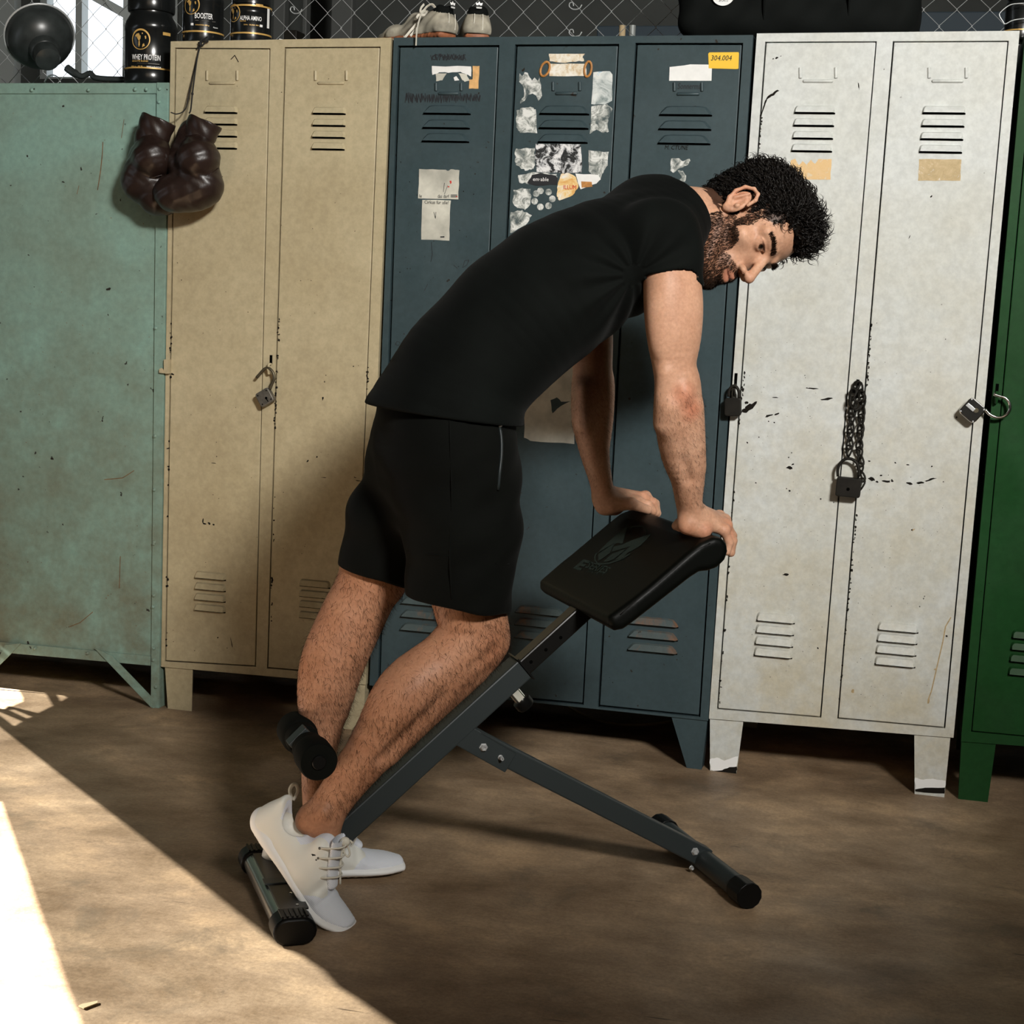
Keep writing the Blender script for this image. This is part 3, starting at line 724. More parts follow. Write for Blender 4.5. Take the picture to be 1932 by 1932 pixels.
# --- paint chips, dents and marks on the doors (built as thin flakes of bare metal)
def chips(door, marks, y, seed, n_rand, box, rmax=1.6):
    R = random.Random(seed); mk = list(marks)
    for _ in range(n_rand): mk.append((R.uniform(box[0], box[1]), R.uniform(box[2], box[3]), R.uniform(0.5, rmax), R.uniform(0.4, rmax*0.8), R.uniform(0, 3)))
    blobs(MB(), mk, y).build('paint_chips', M['chip'], door, kind='stuff')
def edge_chips(a, b, n, seed, spread=1.6):
    R = random.Random(seed); out = []
    for _ in range(n):
        t = R.random(); out.append((a[0]+(b[0]-a[0])*t+R.uniform(-spread, spread), a[1]+(b[1]-a[1])*t, R.uniform(0.8, 2.6), R.uniform(0.8, 3.4), R.uniform(-.3, .3)))
    return out
chips(bd[0], [(383, 983, 1.6, 5, .1), (386, 988, 4, 1.5, .2), (395, 988, 3.5, 2.2, .6), (403, 990, 2.6, 2.2, 0), (404, 874, 5, .8, .1), (437, 1213, .8, 11, -.2), (424, 1156, 1.6, 1.2, 0), (411, 1203, 1.8, 1.4, 0), (326, 706, 4, 2, .3)]+edge_chips((318, 820), (314, 1220), 14, 3)+edge_chips((323, 600), (321, 720), 10, 4), 0.0, 11, 40, (320, 490, 130, 1230), 1.2)
chips(bd[1], [(609, 752, 2, 4.5, .2), (580, 870, 3.5, 1.4, -.7), (598, 862, 1.4, 2.4, .4), (611, 901, 7, .7, .05), (670, 901, 4, 1, .35), (675, 907, 6, 1.1, .15), (667, 691, 1.6, 1.2, 0), (693, 705, 1, 4, 0), (615, 708, 1.2, 1.2, 0)]+edge_chips((527, 600), (518, 810), 34, 5)+edge_chips((518, 900), (511, 1200), 16, 6)+edge_chips((693, 690), (694, 740), 10, 8), 0.0, 12, 30, (530, 690, 130, 1230), 1.2)
stroke(MB(), [(436, 112), (443, 104.5), (450, 117)], 1.6, -0.0006).build('pencil_mark', M['chip'], bd[0])
wm1 = [(1533, 733, 11, 1.6, .05), (1522, 732, 2.5, 1.1, 0), (1463, 750, 8, 1.1, .03), (1560, 753, 12, 2.6, -.12), (1451, 784, 8, 2.4, -.3), (1466, 781, 6, 1.6, -.35), (1490, 882, 7, 4, .1), (1496, 876, 3, 1.5, -.5), (1488, 863, 1.6, 1.6, 0), (1490, 926, 2, 2, 0), (1484, 922, 1.2, 1.2, 0), (1483, 1084, 7, 2.6, .1), (1543, 1223, 1.6, 2.2, 0), (1426, 911, 2, 1.4, .5), (1466, 109, 4, 2.2, -.4), (1459, 111, 2, 1.2, 0), (1473, 106, 2, .8, -.4), (1415, 768, 15, 5.5, -.55), (1405, 775, 9, 5, -.4), (1424, 760, 6, 2.4, -.5), (1408, 760, 4, 3, 0), (1450, 795, 1.5, 1.5, 0), (1461, 797, 1.5, 1.5, 0), (1432, 825, 1.4, 1.4, 0), (1620, 162, 1.1, 9, -.15),
      (1440, 205, 1.5, 13, .35), (1444, 193, 2, 9, .4), (1452, 182, 3, 8, .8), (1462, 175, 8, 2.6, -.75), (1467, 172, 4, 1.2, -.3), (1573, 948, 1.5, 1.5, 0), (1410, 835, 2, 2, 0)]
chips(wd[0], wm1+edge_chips((1437, 215), (1430, 330), 22, 21, 1.2)+edge_chips((1405, 700), (1394, 800), 26, 22, 2.2)+edge_chips((1388, 880), (1357, 1330), 34, 23, 1.4), 0.0, 13, 90, (1400, 1560, 640, 1320), 1.1)
wm2 = [(1645, 904, 8, 4.5, .4), (1655, 909, 4, 2, .2), (1672, 908, 10, 2.4, .05), (1683, 907, 3, 3, 0), (1716, 912, 7, 2.6, .2), (1737, 911, 8, 2.4, -.1), (1752, 906, 11, 1.8, -.25), (1760, 903, 8, 1.5, -.1), (1662, 897, 2.4, 2, 0), (1640, 870, 3, 1.6, 0), (1689, 873, 2.4, 1.4, .5), (1713, 877, 3, 1.4, .1), (1758, 880, 2.4, 1.8, -.4), (1780, 909, 2, 1, 0), (1721, 1000, 2.4, 2, 0), (1757, 371, 2, 3, .4), (1716, 447, 1, 4, .5), (1786, 1200, 2, 2.2, 0), (1784, 640, 1.2, 1.2, 0)]
chips(wd[1], wm2+edge_chips((1645, 600), (1636, 730), 30, 24, 1.2)+edge_chips((1617, 960), (1583, 1330), 36, 25, 1.2), 0.0, 14, 80, (1600, 1780, 660, 1340), 1.1)
chips(gd[0], [], 0.0, 15, 6, (1850, 1920, 500, 1200), 1.2)
chips(ud[0], [], 0.004, 16, 26, (735, 900, 280, 620), 1.6)
chips(ud[2], [], 0.004, 17, 30, (1140, 1330, 640, 1330), 1.5)
# rust runs on the right white door
mb = MB(); stroke(mb, [(1794, 1165), (1784, 1182), (1779, 1210), (1772, 1240), (1764, 1275), (1757, 1305), (1752, 1318)], 2.2, -0.0004)
blobs(mb, [(1609, 1304, 3.5, 5, .1), (1752, 1322, 2.5, 6, .2), (1765, 1263, 3, 2, 0), (1724, 999, 4, 1.2, -.6)], -0.0002); mb.build('rust_stain', M['scr_tan'], wd[1], kind='stuff')
# the slots and small lugs that the padlocks go through
def hasp(px, py, h, par, mat, lug=True):
    mb = MB(); a = onY(px, py); s = S_at(px, py)
    mb.abox((a[0]-0.0035, -0.0012, a[2]-h/s), (a[0]+0.0035, 0.0, a[2]), 1)
    if lug:
        b = np.array([a[0], 0, a[2]-h/s-0.012]); mb.tube([b+np.array([0, 0.0, 0.012]), b+np.array([0, -0.014, 0.012]), b+np.array([0, -0.020, 0]), b+np.array([0, -0.014, -0.012]), b+np.array([0, 0, -0.012])], 0.0035, 8, m=0)
    return mb.build('hasp', [mat, M['dark']], par, smooth=50)
hasp(511.7, 670, 17, bd[1], M['beige']); hasp(1619, 716, 14, wd[1], M['lock_dark']); hasp(1389, 704, 22, wd[0], M['lock_dark']); hasp(1882, 724, 16, gd[0], M['green'])
# bent latch tab at the left side of the beige locker
mb = MB(); q = LQ([(313, 678), (321, 678), (321, 705), (304, 703), (304, 696), (309, 694), (313, 699)], -0.012)
mb.prism(q[::-1], (0, 0.003, 0)); mb.abox((q[1][0]-0.004, -0.011, q[2][2]), (q[1][0]+0.002, 0.004, q[1][2])); mb.build('latch_tab', M['beige'], beige)

# --- stickers and writing on the blue doors
yb = 0.004-0.0006
D1, D2, D3 = ud
sheet(ragged([(814, 124), (888, 125), (888, 144), (879, 140), (868, 135), (845, 137), (828, 136), (815, 141)], 3, 1.0, 2), yb, M['paper'], D1, label='torn white paper strip')
sheet(ragged([(821, 138), (842, 138), (834, 151), (822, 153)], 3, 1, 3), yb+0.0001, M['paper_old'], D1)
sheet(ragged([(864, 138), (880, 140), (885, 152), (876, 154), (870, 148)], 3, 1, 4), yb+0.0001, M['paper_old'], D1)
sheet([(855, 146), (860, 143), (866, 151), (857, 152)], yb-0.0002, M['paper'], D1)
sheet(ragged([(891, 124), (904, 124), (902, 167), (884, 167), (885, 150), (891, 149)], 3, .5, 5), yb-0.0003, M['orange'], D1, label='orange label')
sheet(ragged([(790, 318.5), (840, 320), (845, 322), (850, 319), (866, 321), (864, 376), (788, 374)], 4, .7, 6), yb, M['paper_old'], D1, label='aged white paper')
sheet(ragged([(796, 377), (850, 378), (848, 412), (847, 454), (794, 452)], 4, .7, 7), yb, M['paper_old'], D1, label='aged narrow paper')
mb = MB()
add_text(mb, 'das darf', onY(836, 370)+YA*(yb-0.001), XA, ZA, 0.030, 0.009)
add_text(mb, 'le', onY(793, 369.5)+YA*(yb-0.001), XA, ZA, 0.006, 0.008)
add_text(mb, 'Cirkus für alle!', onY(823, 381.5)+YA*(yb-0.001), XA, ZA, 0.064, 0.0085)
for k in range(3): mb.add(LQ([(850, 367+k*2), (862, 367+k*2), (862, 368+k*2), (850, 368+k*2)], yb-0.001), [(0, 1, 2, 3)])
mb.add(LQ([(830, 446), (838, 445.5), (838, 448), (830, 448)], yb-0.001), [(0, 1, 2, 3)])
stroke(mb, [(818, 400), (821, 412), (822, 400)], 0.8, yb-0.001); stroke(mb, [(838, 345), (836, 362)], 0.7, yb-0.001); stroke(mb, [(844, 350), (838, 366)], 0.7, yb-0.001)
stroke(mb, [(813, 458), (815, 480), (812, 494)], 0.9, yb)
mb.build('lettering', M['ink'], D1, kind='stuff')
mb = MB(); blobs(mb, [(850, 343, 2.2, 3.4, 0), (846, 352, 1.8, 1.8, 0), (861, 371, 1.6, 1.4, 0)], yb-0.0012); mb.build('lettering', M['paper_red'], D1, label='red marks on the paper', kind='stuff')
mb = MB(); R = random.Random(5)
pts = []
for k in range(44):                                             # crossed-out name above, long scrawl below
    x = 811+k*1.55; pts.append((x+R.uniform(-2.5, 2.5), 103+(9 if k % 2 else 0)+R.uniform(-2.5, 2)))
stroke(mb, pts, 1.1, yb)
add_text(mb, 'GYMNAS', onY(846, 107.5)+YA*(yb-0.0005), XA, ZA, 0.088, 0.014, shear=0.3)
pts = []
for k in range(96):
    x = 764+k*1.5; pts.append((x+R.uniform(-1.5, 1.5), (177 if k % 2 else 191)+R.uniform(-3, 3)))
stroke(mb, pts, 1.3, yb)
for q in ([(872, 505), (876, 492), (884, 490), (880, 500), (872, 505)], [(855, 500), (862, 506)], [(893, 496), (896, 498)], [(745, 650), (748, 644), (754, 646), (751, 652), (745, 650)], [(865, 553), (868, 546)], [(800, 548), (806, 536)]): stroke(mb, q, 0.9, yb)
mb.build('scribble', M['ink'], D1, kind='stuff')
# middle door
sheet(ragged([(1035, 101), (1103, 101), (1099, 106), (1101, 115), (1086, 116), (1060, 118), (1036, 115)], 4, 1, 11), yb, M['torn_cream'], D2, label='torn cream label')
sheet(ragged([(1038, 120), (1105, 120), (1106, 143), (1036, 143)], 4, .8, 12), yb-0.0002, M['torn_cream'], D2, label='cream label with faded print')
for cx, cy, rx, ry, tilt in ((1028, 130, 8, 14, .35), (1109, 130, 6.5, 14.5, .15)):
    mb = MB(); P = []
    for k in range(18):
        t = 2*math.pi*k/18; u, v_ = rx*math.cos(t), ry*math.sin(t); P.append(onY(cx+u*math.cos(tilt)-v_*math.sin(tilt), cy+u*math.sin(tilt)+v_*math.cos(tilt))+YA*(yb-0.001))
    mb.tube(P, 0.0030, 6, closed=True); mb.build('glue_ring', M['ply'], D2, label='orange-brown glue mark')
sheet(ragged([(980, 138), (985, 143), (989, 136), (995, 137), (999, 146), (1003, 152), (1008, 146), (1014, 152), (1017, 146), (1020, 158), (1022, 180), (1015, 190), (1011, 180), (1004, 176), (996, 178), (989, 190), (981, 195), (981, 190), (988, 182), (988, 170), (985, 160), (979, 154)], 2, .8, 13), yb, M['torn_grey'], D2, label='torn pale sticker remains')
sheet(ragged([(974, 208), (985, 203), (1000, 201), (1010, 206), (1013, 251), (980, 250), (973, 240)], 4, 1.5, 14), yb, M['torn_grey'], D2)
sheet(ragged([(1119, 136), (1150, 134), (1155, 140), (1154, 190), (1140, 197), (1115, 196)], 4, .8, 15), yb, M['torn_blue'], D2, label='faded sky-blue sticker')
sheet(ragged([(1115, 200), (1145, 196), (1155, 205), (1150, 215), (1146, 232), (1148, 248), (1135, 250), (1125, 244), (1112, 252)], 4, 1.4, 16), yb, M['torn_grey'], D2)
sheet(ragged([(973, 280), (1008, 279), (1009, 300), (1006, 318), (990, 322), (975, 312), (971, 300)], 4, 2, 17), yb, M['torn_grey'], D2)
sheet(ragged([(1010, 271), (1095, 272), (1097, 300), (1097, 325), (1060, 326), (1012, 324), (1009, 300)], 4, .8, 18), yb-0.0002, M['torn_bw'], D2, label='torn black and white sticker')
sheet(ragged([(1110, 283), (1148, 286), (1146, 312), (1138, 325), (1130, 340), (1118, 330), (1110, 322)], 4, 1.4, 19), yb, M['torn_grey'], D2)
sheet(ragged([(977, 330), (1005, 324), (1050, 328), (1050, 340), (1000, 347), (980, 345)], 4, 1.6, 20), yb, M['torn_grey'], D2)
sheet(ragged([(1003, 330), (1020, 326), (1048, 331), (1052, 336), (1050, 349), (1010, 350), (994, 346)], 3, 1.2, 21), yb-0.0003, M['ink'], D2, label='torn black sticker with white word')
sheet(ragged([(1058, 328), (1072, 326), (1086, 334), (1091, 352), (1080, 368), (1055, 378), (1050, 370), (1052, 348)], 4, 1, 22), yb-0.0004, M['torn_orange'], D2, label='white and orange sticker')
sheet(ragged([(1085, 327), (1128, 330), (1133, 338), (1125, 346), (1095, 357), (1090, 345)], 3, .7, 23), yb-0.0003, M['paper'], D2)
sheet([(1096, 342), (1116, 343), (1117, 352), (1097, 354)], yb-0.0007, M['ply'], D2)
sheet(ragged([(968, 358), (985, 354), (1000, 356), (1000, 385), (990, 396), (975, 392), (966, 380)], 4, 2, 24), yb, M['torn_grey'], D2)
sheet(ragged([(963, 400), (985, 396), (1003, 406), (990, 425), (962, 440)], 4, 2, 25), yb, M['torn_grey'], D2, label='pale torn paper')
mb = MB()
for k in range(7):
    a = -1.9+k*0.95; cx, cy = 1024.5+17*math.cos(a), 375+16*math.sin(a)
    P = LQ([(cx+6.3*math.cos(t*math.pi/7), cy+6.3*math.sin(t*math.pi/7)) for t in range(14)], yb-0.0001*k); mb.add(P, [tuple(range(14))[::-1]])
mb.build('sticker', M['torn_grey'], D2, label='ring of round pale dots')
sheet(ragged([(989, 748), (1010, 715), (1030, 697), (1055, 690), (1084, 692), (1083, 838), (1000, 832), (988, 826)], 4, 1, 26), yb, M['paper_old'], D2, label='large aged paper')
sheet(ragged([(1038, 755), (1050, 750), (1058, 758), (1076, 757), (1058, 766), (1050, 772), (1042, 780), (1040, 768)], 2, .8, 27), yb-0.0004, M['blue'], D2)
mb = MB(); add_text(mb, 'em·able', onY(1020, 338)+YA*(yb-0.0016), XA, ZA, 0.040, 0.009); mb.build('lettering', M['ink_white'], D2, kind='stuff')
mb = MB(); add_text(mb, 'ILLUM', onY(1075, 353)+YA*(yb-0.0016), XA, ZA, 0.032, 0.010); mb.build('lettering', M['paper_red'], D2, kind='stuff')
# right door
sheet([(1263, 126), (1290, 123), (1302, 121), (1343, 121.5), (1342, 152), (1262, 152)], yb, M['paper'], D3, label='white blank label')
sheet([(1338, 98.5), (1393, 98), (1394, 100), (1393, 129), (1391, 130), (1337, 128.5), (1336, 101)], yb-0.0006, M['yellow'], D3, label='yellow number label')
sheet(ragged([(1266, 299), (1280, 298), (1288, 304), (1300, 299), (1303, 303), (1296, 312), (1284, 316), (1270, 326), (1264, 322)], 3, 1, 31), yb, M['torn_grey'], D3)
sheet(ragged([(1278, 321), (1288, 322), (1294, 331), (1292, 342), (1283, 346), (1278, 343), (1286, 335)], 3, .8, 32), yb, M['torn_grey'], D3)
mb = MB()
add_text(mb, '304.004', onY(1361, 109)+YA*(yb-0.0016), XA, ZA, 0.050, 0.012, bold=0.0, shear=0.15)
add_text(mb, 'Sonnerma', onY(1300, 162)+YA*(yb-0.0005), XA, ZA, 0.056, 0.014, shear=0.2)
mb.build('lettering', M['ink'], D3, kind='stuff')
mb = MB(); add_text(mb, 'M. CTUNE', onY(1276, 278)+YA*(yb-0.0005), XA, ZA, 0.058, 0.010, shear=0.2); mb.build('scribble', M['chip'], D3, kind='stuff')
# white doors
sheet(ragged([(1492, 303), (1500, 299), (1507, 312), (1514, 304), (1522, 311), (1530, 301), (1538, 309), (1544, 300), (1569, 300), (1567, 339), (1489, 338)], 3, .8, 41), -0.0006, M['torn_amber'], wd[0], label='scraped amber label')
sheet(ragged([(1734, 300.5), (1814, 301), (1812, 341), (1732, 341)], 5, .7, 42), -0.0006, M['torn_tan'], wd[1], label='scraped tan label')
mb = MB(); stroke(mb, [(1818, 1450), (1826, 1447), (1830, 1452), (1840, 1446), (1850, 1450), (1858, 1447)], 1.4, 0.003)
# worn-off paint at the feet of the white locker
for q in ([(1339, 1433), (1352, 1430), (1366, 1436), (1380, 1431), (1392, 1428), (1389, 1447), (1378, 1452), (1364, 1454), (1352, 1457), (1340, 1453)], [(1726, 1468), (1742, 1472), (1760, 1470), (1784, 1474), (1783, 1486), (1765, 1490), (1742, 1488), (1727, 1490)]):
    sheet(ragged(q, 3, 1.2, int(q[0][0])), 0.0036, M['shoe_white'], white, name='worn_paint')
for q in ([(1339, 1456), (1362, 1454), (1376, 1448), (1390, 1447), (1389, 1461), (1339, 1458.5)], [(1727, 1490), (1745, 1487), (1783, 1487), (1782, 1498), (1727, 1494)]):
    sheet(ragged(q, 3, 1.0, int(q[0][0])+5), 0.0034, M['chip'], white, name='worn_paint')

# --- teal cabinet at the left: riveted sheet on angle-iron posts with braces
teal = thing('steel_cabinet', 'weathered teal steel cabinet on braced angle-iron legs at the left edge', 'cabinet', (onY(100, 1340)[0], 0.25, 0))
tq = [(-330, 158), (319, 156), (303, 1257), (-330, 1203)]
q3 = LQ(tq, 0.004); mb = MB(); mb.prism([q3[0], q3[3], q3[2], q3[1]], (0, 0.45, 0)); mb.build('cabinet_body', M['teal'], teal)
mb = MB(); q3 = LQ([(-330, 157), (297, 156.5), (296, 176.5), (-330, 177)], 0.0); mb.prism([q3[0], q3[3], q3[2], q3[1]], (0, 0.005, 0)); mb.build('top_rail', M['teal'], teal, bevel=0.001)
mb = MB(); q3 = LQ([(-330, 1179), (284, 1238), (284, 1256), (-330, 1201)], -0.001); mb.prism([q3[0], q3[3], q3[2], q3[1]], (0, 0.006, 0)); mb.build('bottom_rail', M['teal'], teal, bevel=0.001)
mb = MB(); q3 = LQ([(296.5, 156), (319, 156), (300, 1348), (285, 1348)], -0.003); mb.prism([q3[0], q3[3], q3[2], q3[1]], (0, 0.006, 0))
b3 = [q3[1]+YA*0.006, q3[2]+YA*0.006, q3[2]+YA*0.04, q3[1]+YA*0.04]; mb.prism(b3, (-0.004, 0, 0)); mb.build('leg', M['teal'], teal, bevel=0.001)
mb = MB(); q3 = LQ([(180, 1222), (212, 1236), (286, 1313), (286, 1333)], -0.006); mb.prism([q3[0], q3[3], q3[2], q3[1]], (0, 0.004, 0)); mb.build('brace', M['teal'], teal)
mb = MB(); q3 = LQ([(12, 1216), (42, 1213), (16, 1240), (-30, 1285), (-45, 1280), (2, 1236)], -0.007); mb.prism(q3[::-1], (0, 0.004, 0)); mb.build('brace', M['teal'], teal)
for a, b in [(61, 170), (168, 170), (256, 169), (277, 169), (302, 168), (301, 193), (295, 619), (293, 823), (292, 924), (292, 1023), (291, 1026), (291, 1123), (290, 1145), (291, 1223), (290, 1245), (295, 1296), (290, 1336), (67, 1223), (166, 1232), (27, 1222)]:
    c = onY(a, b); MB().lathe([(0.0052, 0.0), (0.0048, 0.002), (0.003, 0.0036), (0.0, 0.0042)], c-YA*0.003, (0, -1, 0), 10).build('rivet', M['teal'], teal, smooth=80)
mb = MB(); R = random.Random(3)
stroke(mb, [(193, 268), (192, 290), (189, 320), (186, 340), (183, 358)], 1.6, 0.003); stroke(mb, [(233, 225), (228, 260)], 1.0, 0.003); stroke(mb, [(148, 350), (144, 366)], 1.0, 0.003)
stroke(mb, [(226, 1050), (224, 1110)], 1.3, 0.003); stroke(mb, [(174, 1155), (150, 1175), (130, 1183)], 1.4, 0.003); stroke(mb, [(196, 905), (230, 902), (252, 888)], 1.3, 0.003)
for _ in range(60): blobs(mb, [(R.uniform(5, 290), R.uniform(200, 1200), R.uniform(.4, 1.3), R.uniform(.4, 1.1), R.uniform(0, 3))], 0.0035)
mb.build('scratches', M['rust'], teal, kind='stuff')
# ------------------------------------------------------------------ padlocks
def padlock(name, label, c, ang, size, body_mat, shackle_mat, shackle, thick=0.018, y=-0.020, round_=0.16, extra=None):
    """c: pixel of the body's centre, ang: body rotation in the wall plane, size: (w,h) m, shackle: pixel path"""
    p = onY(*c); p = np.array([p[0], y, p[2]])
    th = thing(name, label, 'padlock', p, 'old padlocks on the lockers')
    ux = XA*math.cos(ang)+ZA*math.sin(ang); uz = -XA*math.sin(ang)+ZA*math.cos(ang)
    w, h = size[0]/2, size[1]/2; r = round_*min(size); poly = []
    for sx, sz, a0 in ((1, -1, -90), (1, 1, 0), (-1, 1, 90), (-1, -1, 180)):
        for k in range(4):
            a = math.radians(a0+30*k); poly.append(p+ux*(sx*(w-r)+r*math.cos(a))+uz*(sz*(h-r)+r*math.sin(a))-YA*thick/2)
    MB().prism(poly, (0, thick, 0)).build('lock_body', body_mat, th, bevel=0.0022)
    sp = [onY(a, b) for a, b in shackle]; sp = [np.array([q[0], y+dy, q[2]]) for q, dy in zip(sp, [0]*len(sp))]
    MB().tube(smooth_path(sp, 4), 0.0038, 10).build('shackle', shackle_mat, th, smooth=180)
    return th, p, ux, uz
def smooth_path(P, n=5, closed=False):
    P = [np.array(p, float) for p in P]; out = []; N_ = len(P)
    rngi = range(N_ if closed else N_-1)
    for i in rngi:
        p1, p2 = P[i], P[(i+1) % N_]; p0 = P[i-1] if (closed or i > 0) else 2*p1-p2; p3 = P[(i+2) % N_] if (closed or i+2 < N_) else 2*p2-p1
        for k in range(n):
            t = k/n; out.append(0.5*((2*p1)+(-p0+p2)*t+(2*p0-5*p1+4*p2-p3)*t*t+(-p0+3*p1-3*p2+p3)*t**3))
    if not closed: out.append(P[-1])
    return out
th, p, ux, uz = padlock('padlock', 'small grey padlock hanging open on the beige locker', (507, 749), math.radians(32), (0.042, 0.040), M['lock_grey'], M['brass_dark'],
    [(490, 712), (497, 704), (506, 695), (514, 695), (521, 703), (523, 714), (519, 724), (515, 734)])
mb = MB(); mb.lathe([(0.0034, 0), (0.0034, 0.001), (0, 0.001)], p+ux*0.004-uz*0.004-YA*0.009, -YA, 12, 0); mb.box(p+ux*0.004-uz*0.010-YA*0.0092, (ux, YA, uz), (0.001, 0.0008, 0.005)); mb.build('keyhole', M['dark'], th)
for sx, sz in ((-1, -1), (1, -1), (1, 1), (-1, 1)): MB().lathe([(0.0022, 0), (0.0016, 0.0012), (0, 0.0014)], p+ux*sx*0.014+uz*sz*0.013-YA*0.009, -YA, 8).build('rivet', M['lock_dark'], th)
padlock('padlock', 'dark old padlock on the left edge of the white locker', (1385, 767), math.radians(3), (0.040, 0.044), M['lock_dark'], M['lock_dark'],
    [(1377, 748), (1378, 736), (1384, 728), (1391, 729), (1396, 738), (1396, 750)], y=-0.022)
th, p, ux, uz = padlock('padlock', 'dark padlock at the lower end of the rusty chain', (1602, 917), math.radians(-2), (0.058, 0.046), M['lock_dark'], M['lock_dark'],
    [(1582, 897), (1582, 884), (1586, 873), (1595, 865), (1606, 864), (1616, 870), (1621, 881), (1622, 897)], y=-0.026, thick=0.024, round_=0.1)
MB().lathe([(0.004, 0), (0.004, 0.001), (0, 0.001)], p-uz*0.004-YA*0.012, -YA, 12).build('keyhole', M['dark'], th)
# chain: two strands of twisted links, looped through the hasp
def chain_path():
    L_ = [(1619, 722), (1611, 738), (1608, 760), (1608, 775), (1607, 795), (1605, 815), (1604, 835), (1602, 852), (1601, 866)]
    R_ = [(1620, 722), (1626, 740), (1628, 762), (1626, 780), (1625, 800), (1623, 822), (1622, 845), (1624, 868), (1624, 888), (1627, 905), (1622, 922), (1614, 930)]
    return L_, R_
ch = thing('rusty_chain', 'rusty twisted-link chain looped on the white locker middle post', 'chain', (onY(1619, 722)[0], -0.012, onY(1619, 722)[2]))
def links(px, y0, y1, pitch=0.0195, r=0.0026, hw=0.0085):
    P = smooth_path([onY(a, b) for a, b in px], 8); d = [0]
    for i in range(1, len(P)): d.append(d[-1]+np.linalg.norm(P[i]-P[i-1]))
    n = int(d[-1]/pitch); out = []
    for k in range(n):
        s = (k+0.5)*pitch; i = int(np.searchsorted(d, s)); i = min(max(i, 1), len(P)-1)
        c = P[i].copy(); t = nrm(P[i]-P[i-1]); c[1] = y0+(y1-y0)*s/d[-1]
        a = math.radians(38 if k % 2 else -42); s_ = nrm(np.cross(t, YA)); u = s_*math.cos(a)+YA*math.sin(a); pp = []
        for q in range(14):
            f = 2*math.pi*q/14; pp.append(c+t*math.cos(f)*pitch*0.74+u*math.sin(f)*hw+np.cross(t, u)*0.0028*math.sin(2*f))
        MB().tube(pp, r, 6, closed=True).build('link', M['lock_dark'], ch, smooth=180)
Lp, Rp = chain_path(); links(Lp, -0.014, -0.022); links(Rp, -0.016, -0.020); links([(1612, 735), (1609, 752), (1616, 766), (1626, 752), (1624, 738)], -0.03, -0.026)
# chrome lock between the white and green lockers
th, p, ux, uz = padlock('padlock', 'shiny chrome padlock hanging open on the green locker', (1834, 773), math.radians(-38), (0.047, 0.047), M['chrome'], M['chrome'],
    [(1858, 771), (1866, 780), (1878, 786), (1890, 786), (1900, 780), (1905, 769), (1903, 758), (1896, 750), (1886, 747), (1874, 743)], y=-0.024, round_=0.2)
mb = MB(); mb.lathe([(0.009, 0), (0.009, 0.0015), (0.006, 0.0015), (0.006, 0.0005), (0, 0.0005)], p+ux*0.006+uz*0.006-YA*0.009, -YA, 16, mf=[0, 0, 1, 1]); mb.build('key_cylinder', [M['chrome'], M['brass_dark']], th, smooth=40)
d = nrm(-ux-uz*0.1); mb = MB(); mb.box(p-ux*0.008+uz*0.003-YA*0.0105, (ux, YA, uz), (0.011, 0.0012, 0.0045)); mb.build('keyhole_cover', M['steel'], th, bevel=0.001)
for sx, sz in ((-1, -1), (1, -1), (1, 1), (-1, 1)): MB().lathe([(0.0022, 0), (0.0016, 0.0012), (0, 0.0014)], p+ux*sx*0.0185+uz*sz*0.0185-YA*0.009, -YA, 8).build('rivet', M['steel'], th)

# ------------------------------------------------------------------ chain-link fence behind the lockers
YFN = 0.56
f0 = onY(-10, 40, YFN)[0]; f1 = onY(1990, 20, YFN)[0]
fence = thing('chain_link_fence', 'galvanised chain-link fence standing behind the lockers', 'fence', ((f0+f1)/2, YFN, 0))
pit = 0.0842; zt0 = onY(618, 25, YFN)[2]; xr = onY(618, 25, YFN)[0]
k0 = int((f0-xr)/(pit/2))-1; k1 = int((f1-xr)/(pit/2))+1
jit = random.Random(9)
for k in range(k0, k1+1):                       # each wire zigzags between two columns of knots
    xa = xr+k*pit/2; P = []
    n = 9
    for i in range(-5, n):
        z = zt0+i*pit/2
        if z < 1.50 or z > 2.12: continue
        off = (pit/2 if (i+k) % 2 else 0.0)
        s = 0.0016 if (i+k) % 2 else -0.0016
        P.append((xa+off+s+jit.uniform(-.0012, .0012), YFN+(0.0022 if (i+k) % 2 else -0.0022), z+jit.uniform(-.0012, .0012)))
    if k % 2 == 0 and len(P) > 1:
        MB().tube(P, 0.00115, 6, sx=(0, 1, 0)).build('wire', M['steel'], fence, smooth=50)
# second set of wires comes from the odd columns: they complete the diamonds
for k in range(k0, k1+1):
    if k % 2 == 0: continue
    xa = xr+k*pit/2; P = []
    for i in range(-5, 9):
        z = zt0+i*pit/2
        if z < 1.50 or z > 2.12: continue
        off = (pit/2 if (i+k) % 2 else 0.0)
        P.append((xa+off+(0.0016 if (i+k) % 2 else -0.0016), YFN+(-0.0022 if (i+k) % 2 else 0.0022), z))
    MB().tube(P, 0.00115, 6, sx=(0, 1, 0)).build('wire', M['steel'], fence, smooth=50)
for px, py in ((557, 20), (1083, 12), (1083, 63)):
    c = onY(px, py, YFN); P = [c+np.array([0.012*math.cos(t*1.1)+0.004*t-0.012, -0.006, 0.010*math.sin(t*1.1)]) for t in range(7)]
    MB().tube(smooth_path(P, 3), 0.0017, 6).build('tie_wire', M['steel'], fence, smooth=60)
mb = MB()
a = onY(236, 150, YFN+0.03); mb.abox((a[0]-0.004, YFN+0.02, 0), (a[0]+0.028, YFN+0.05, 2.3)); mb.build('post', M['winframe'], fence)
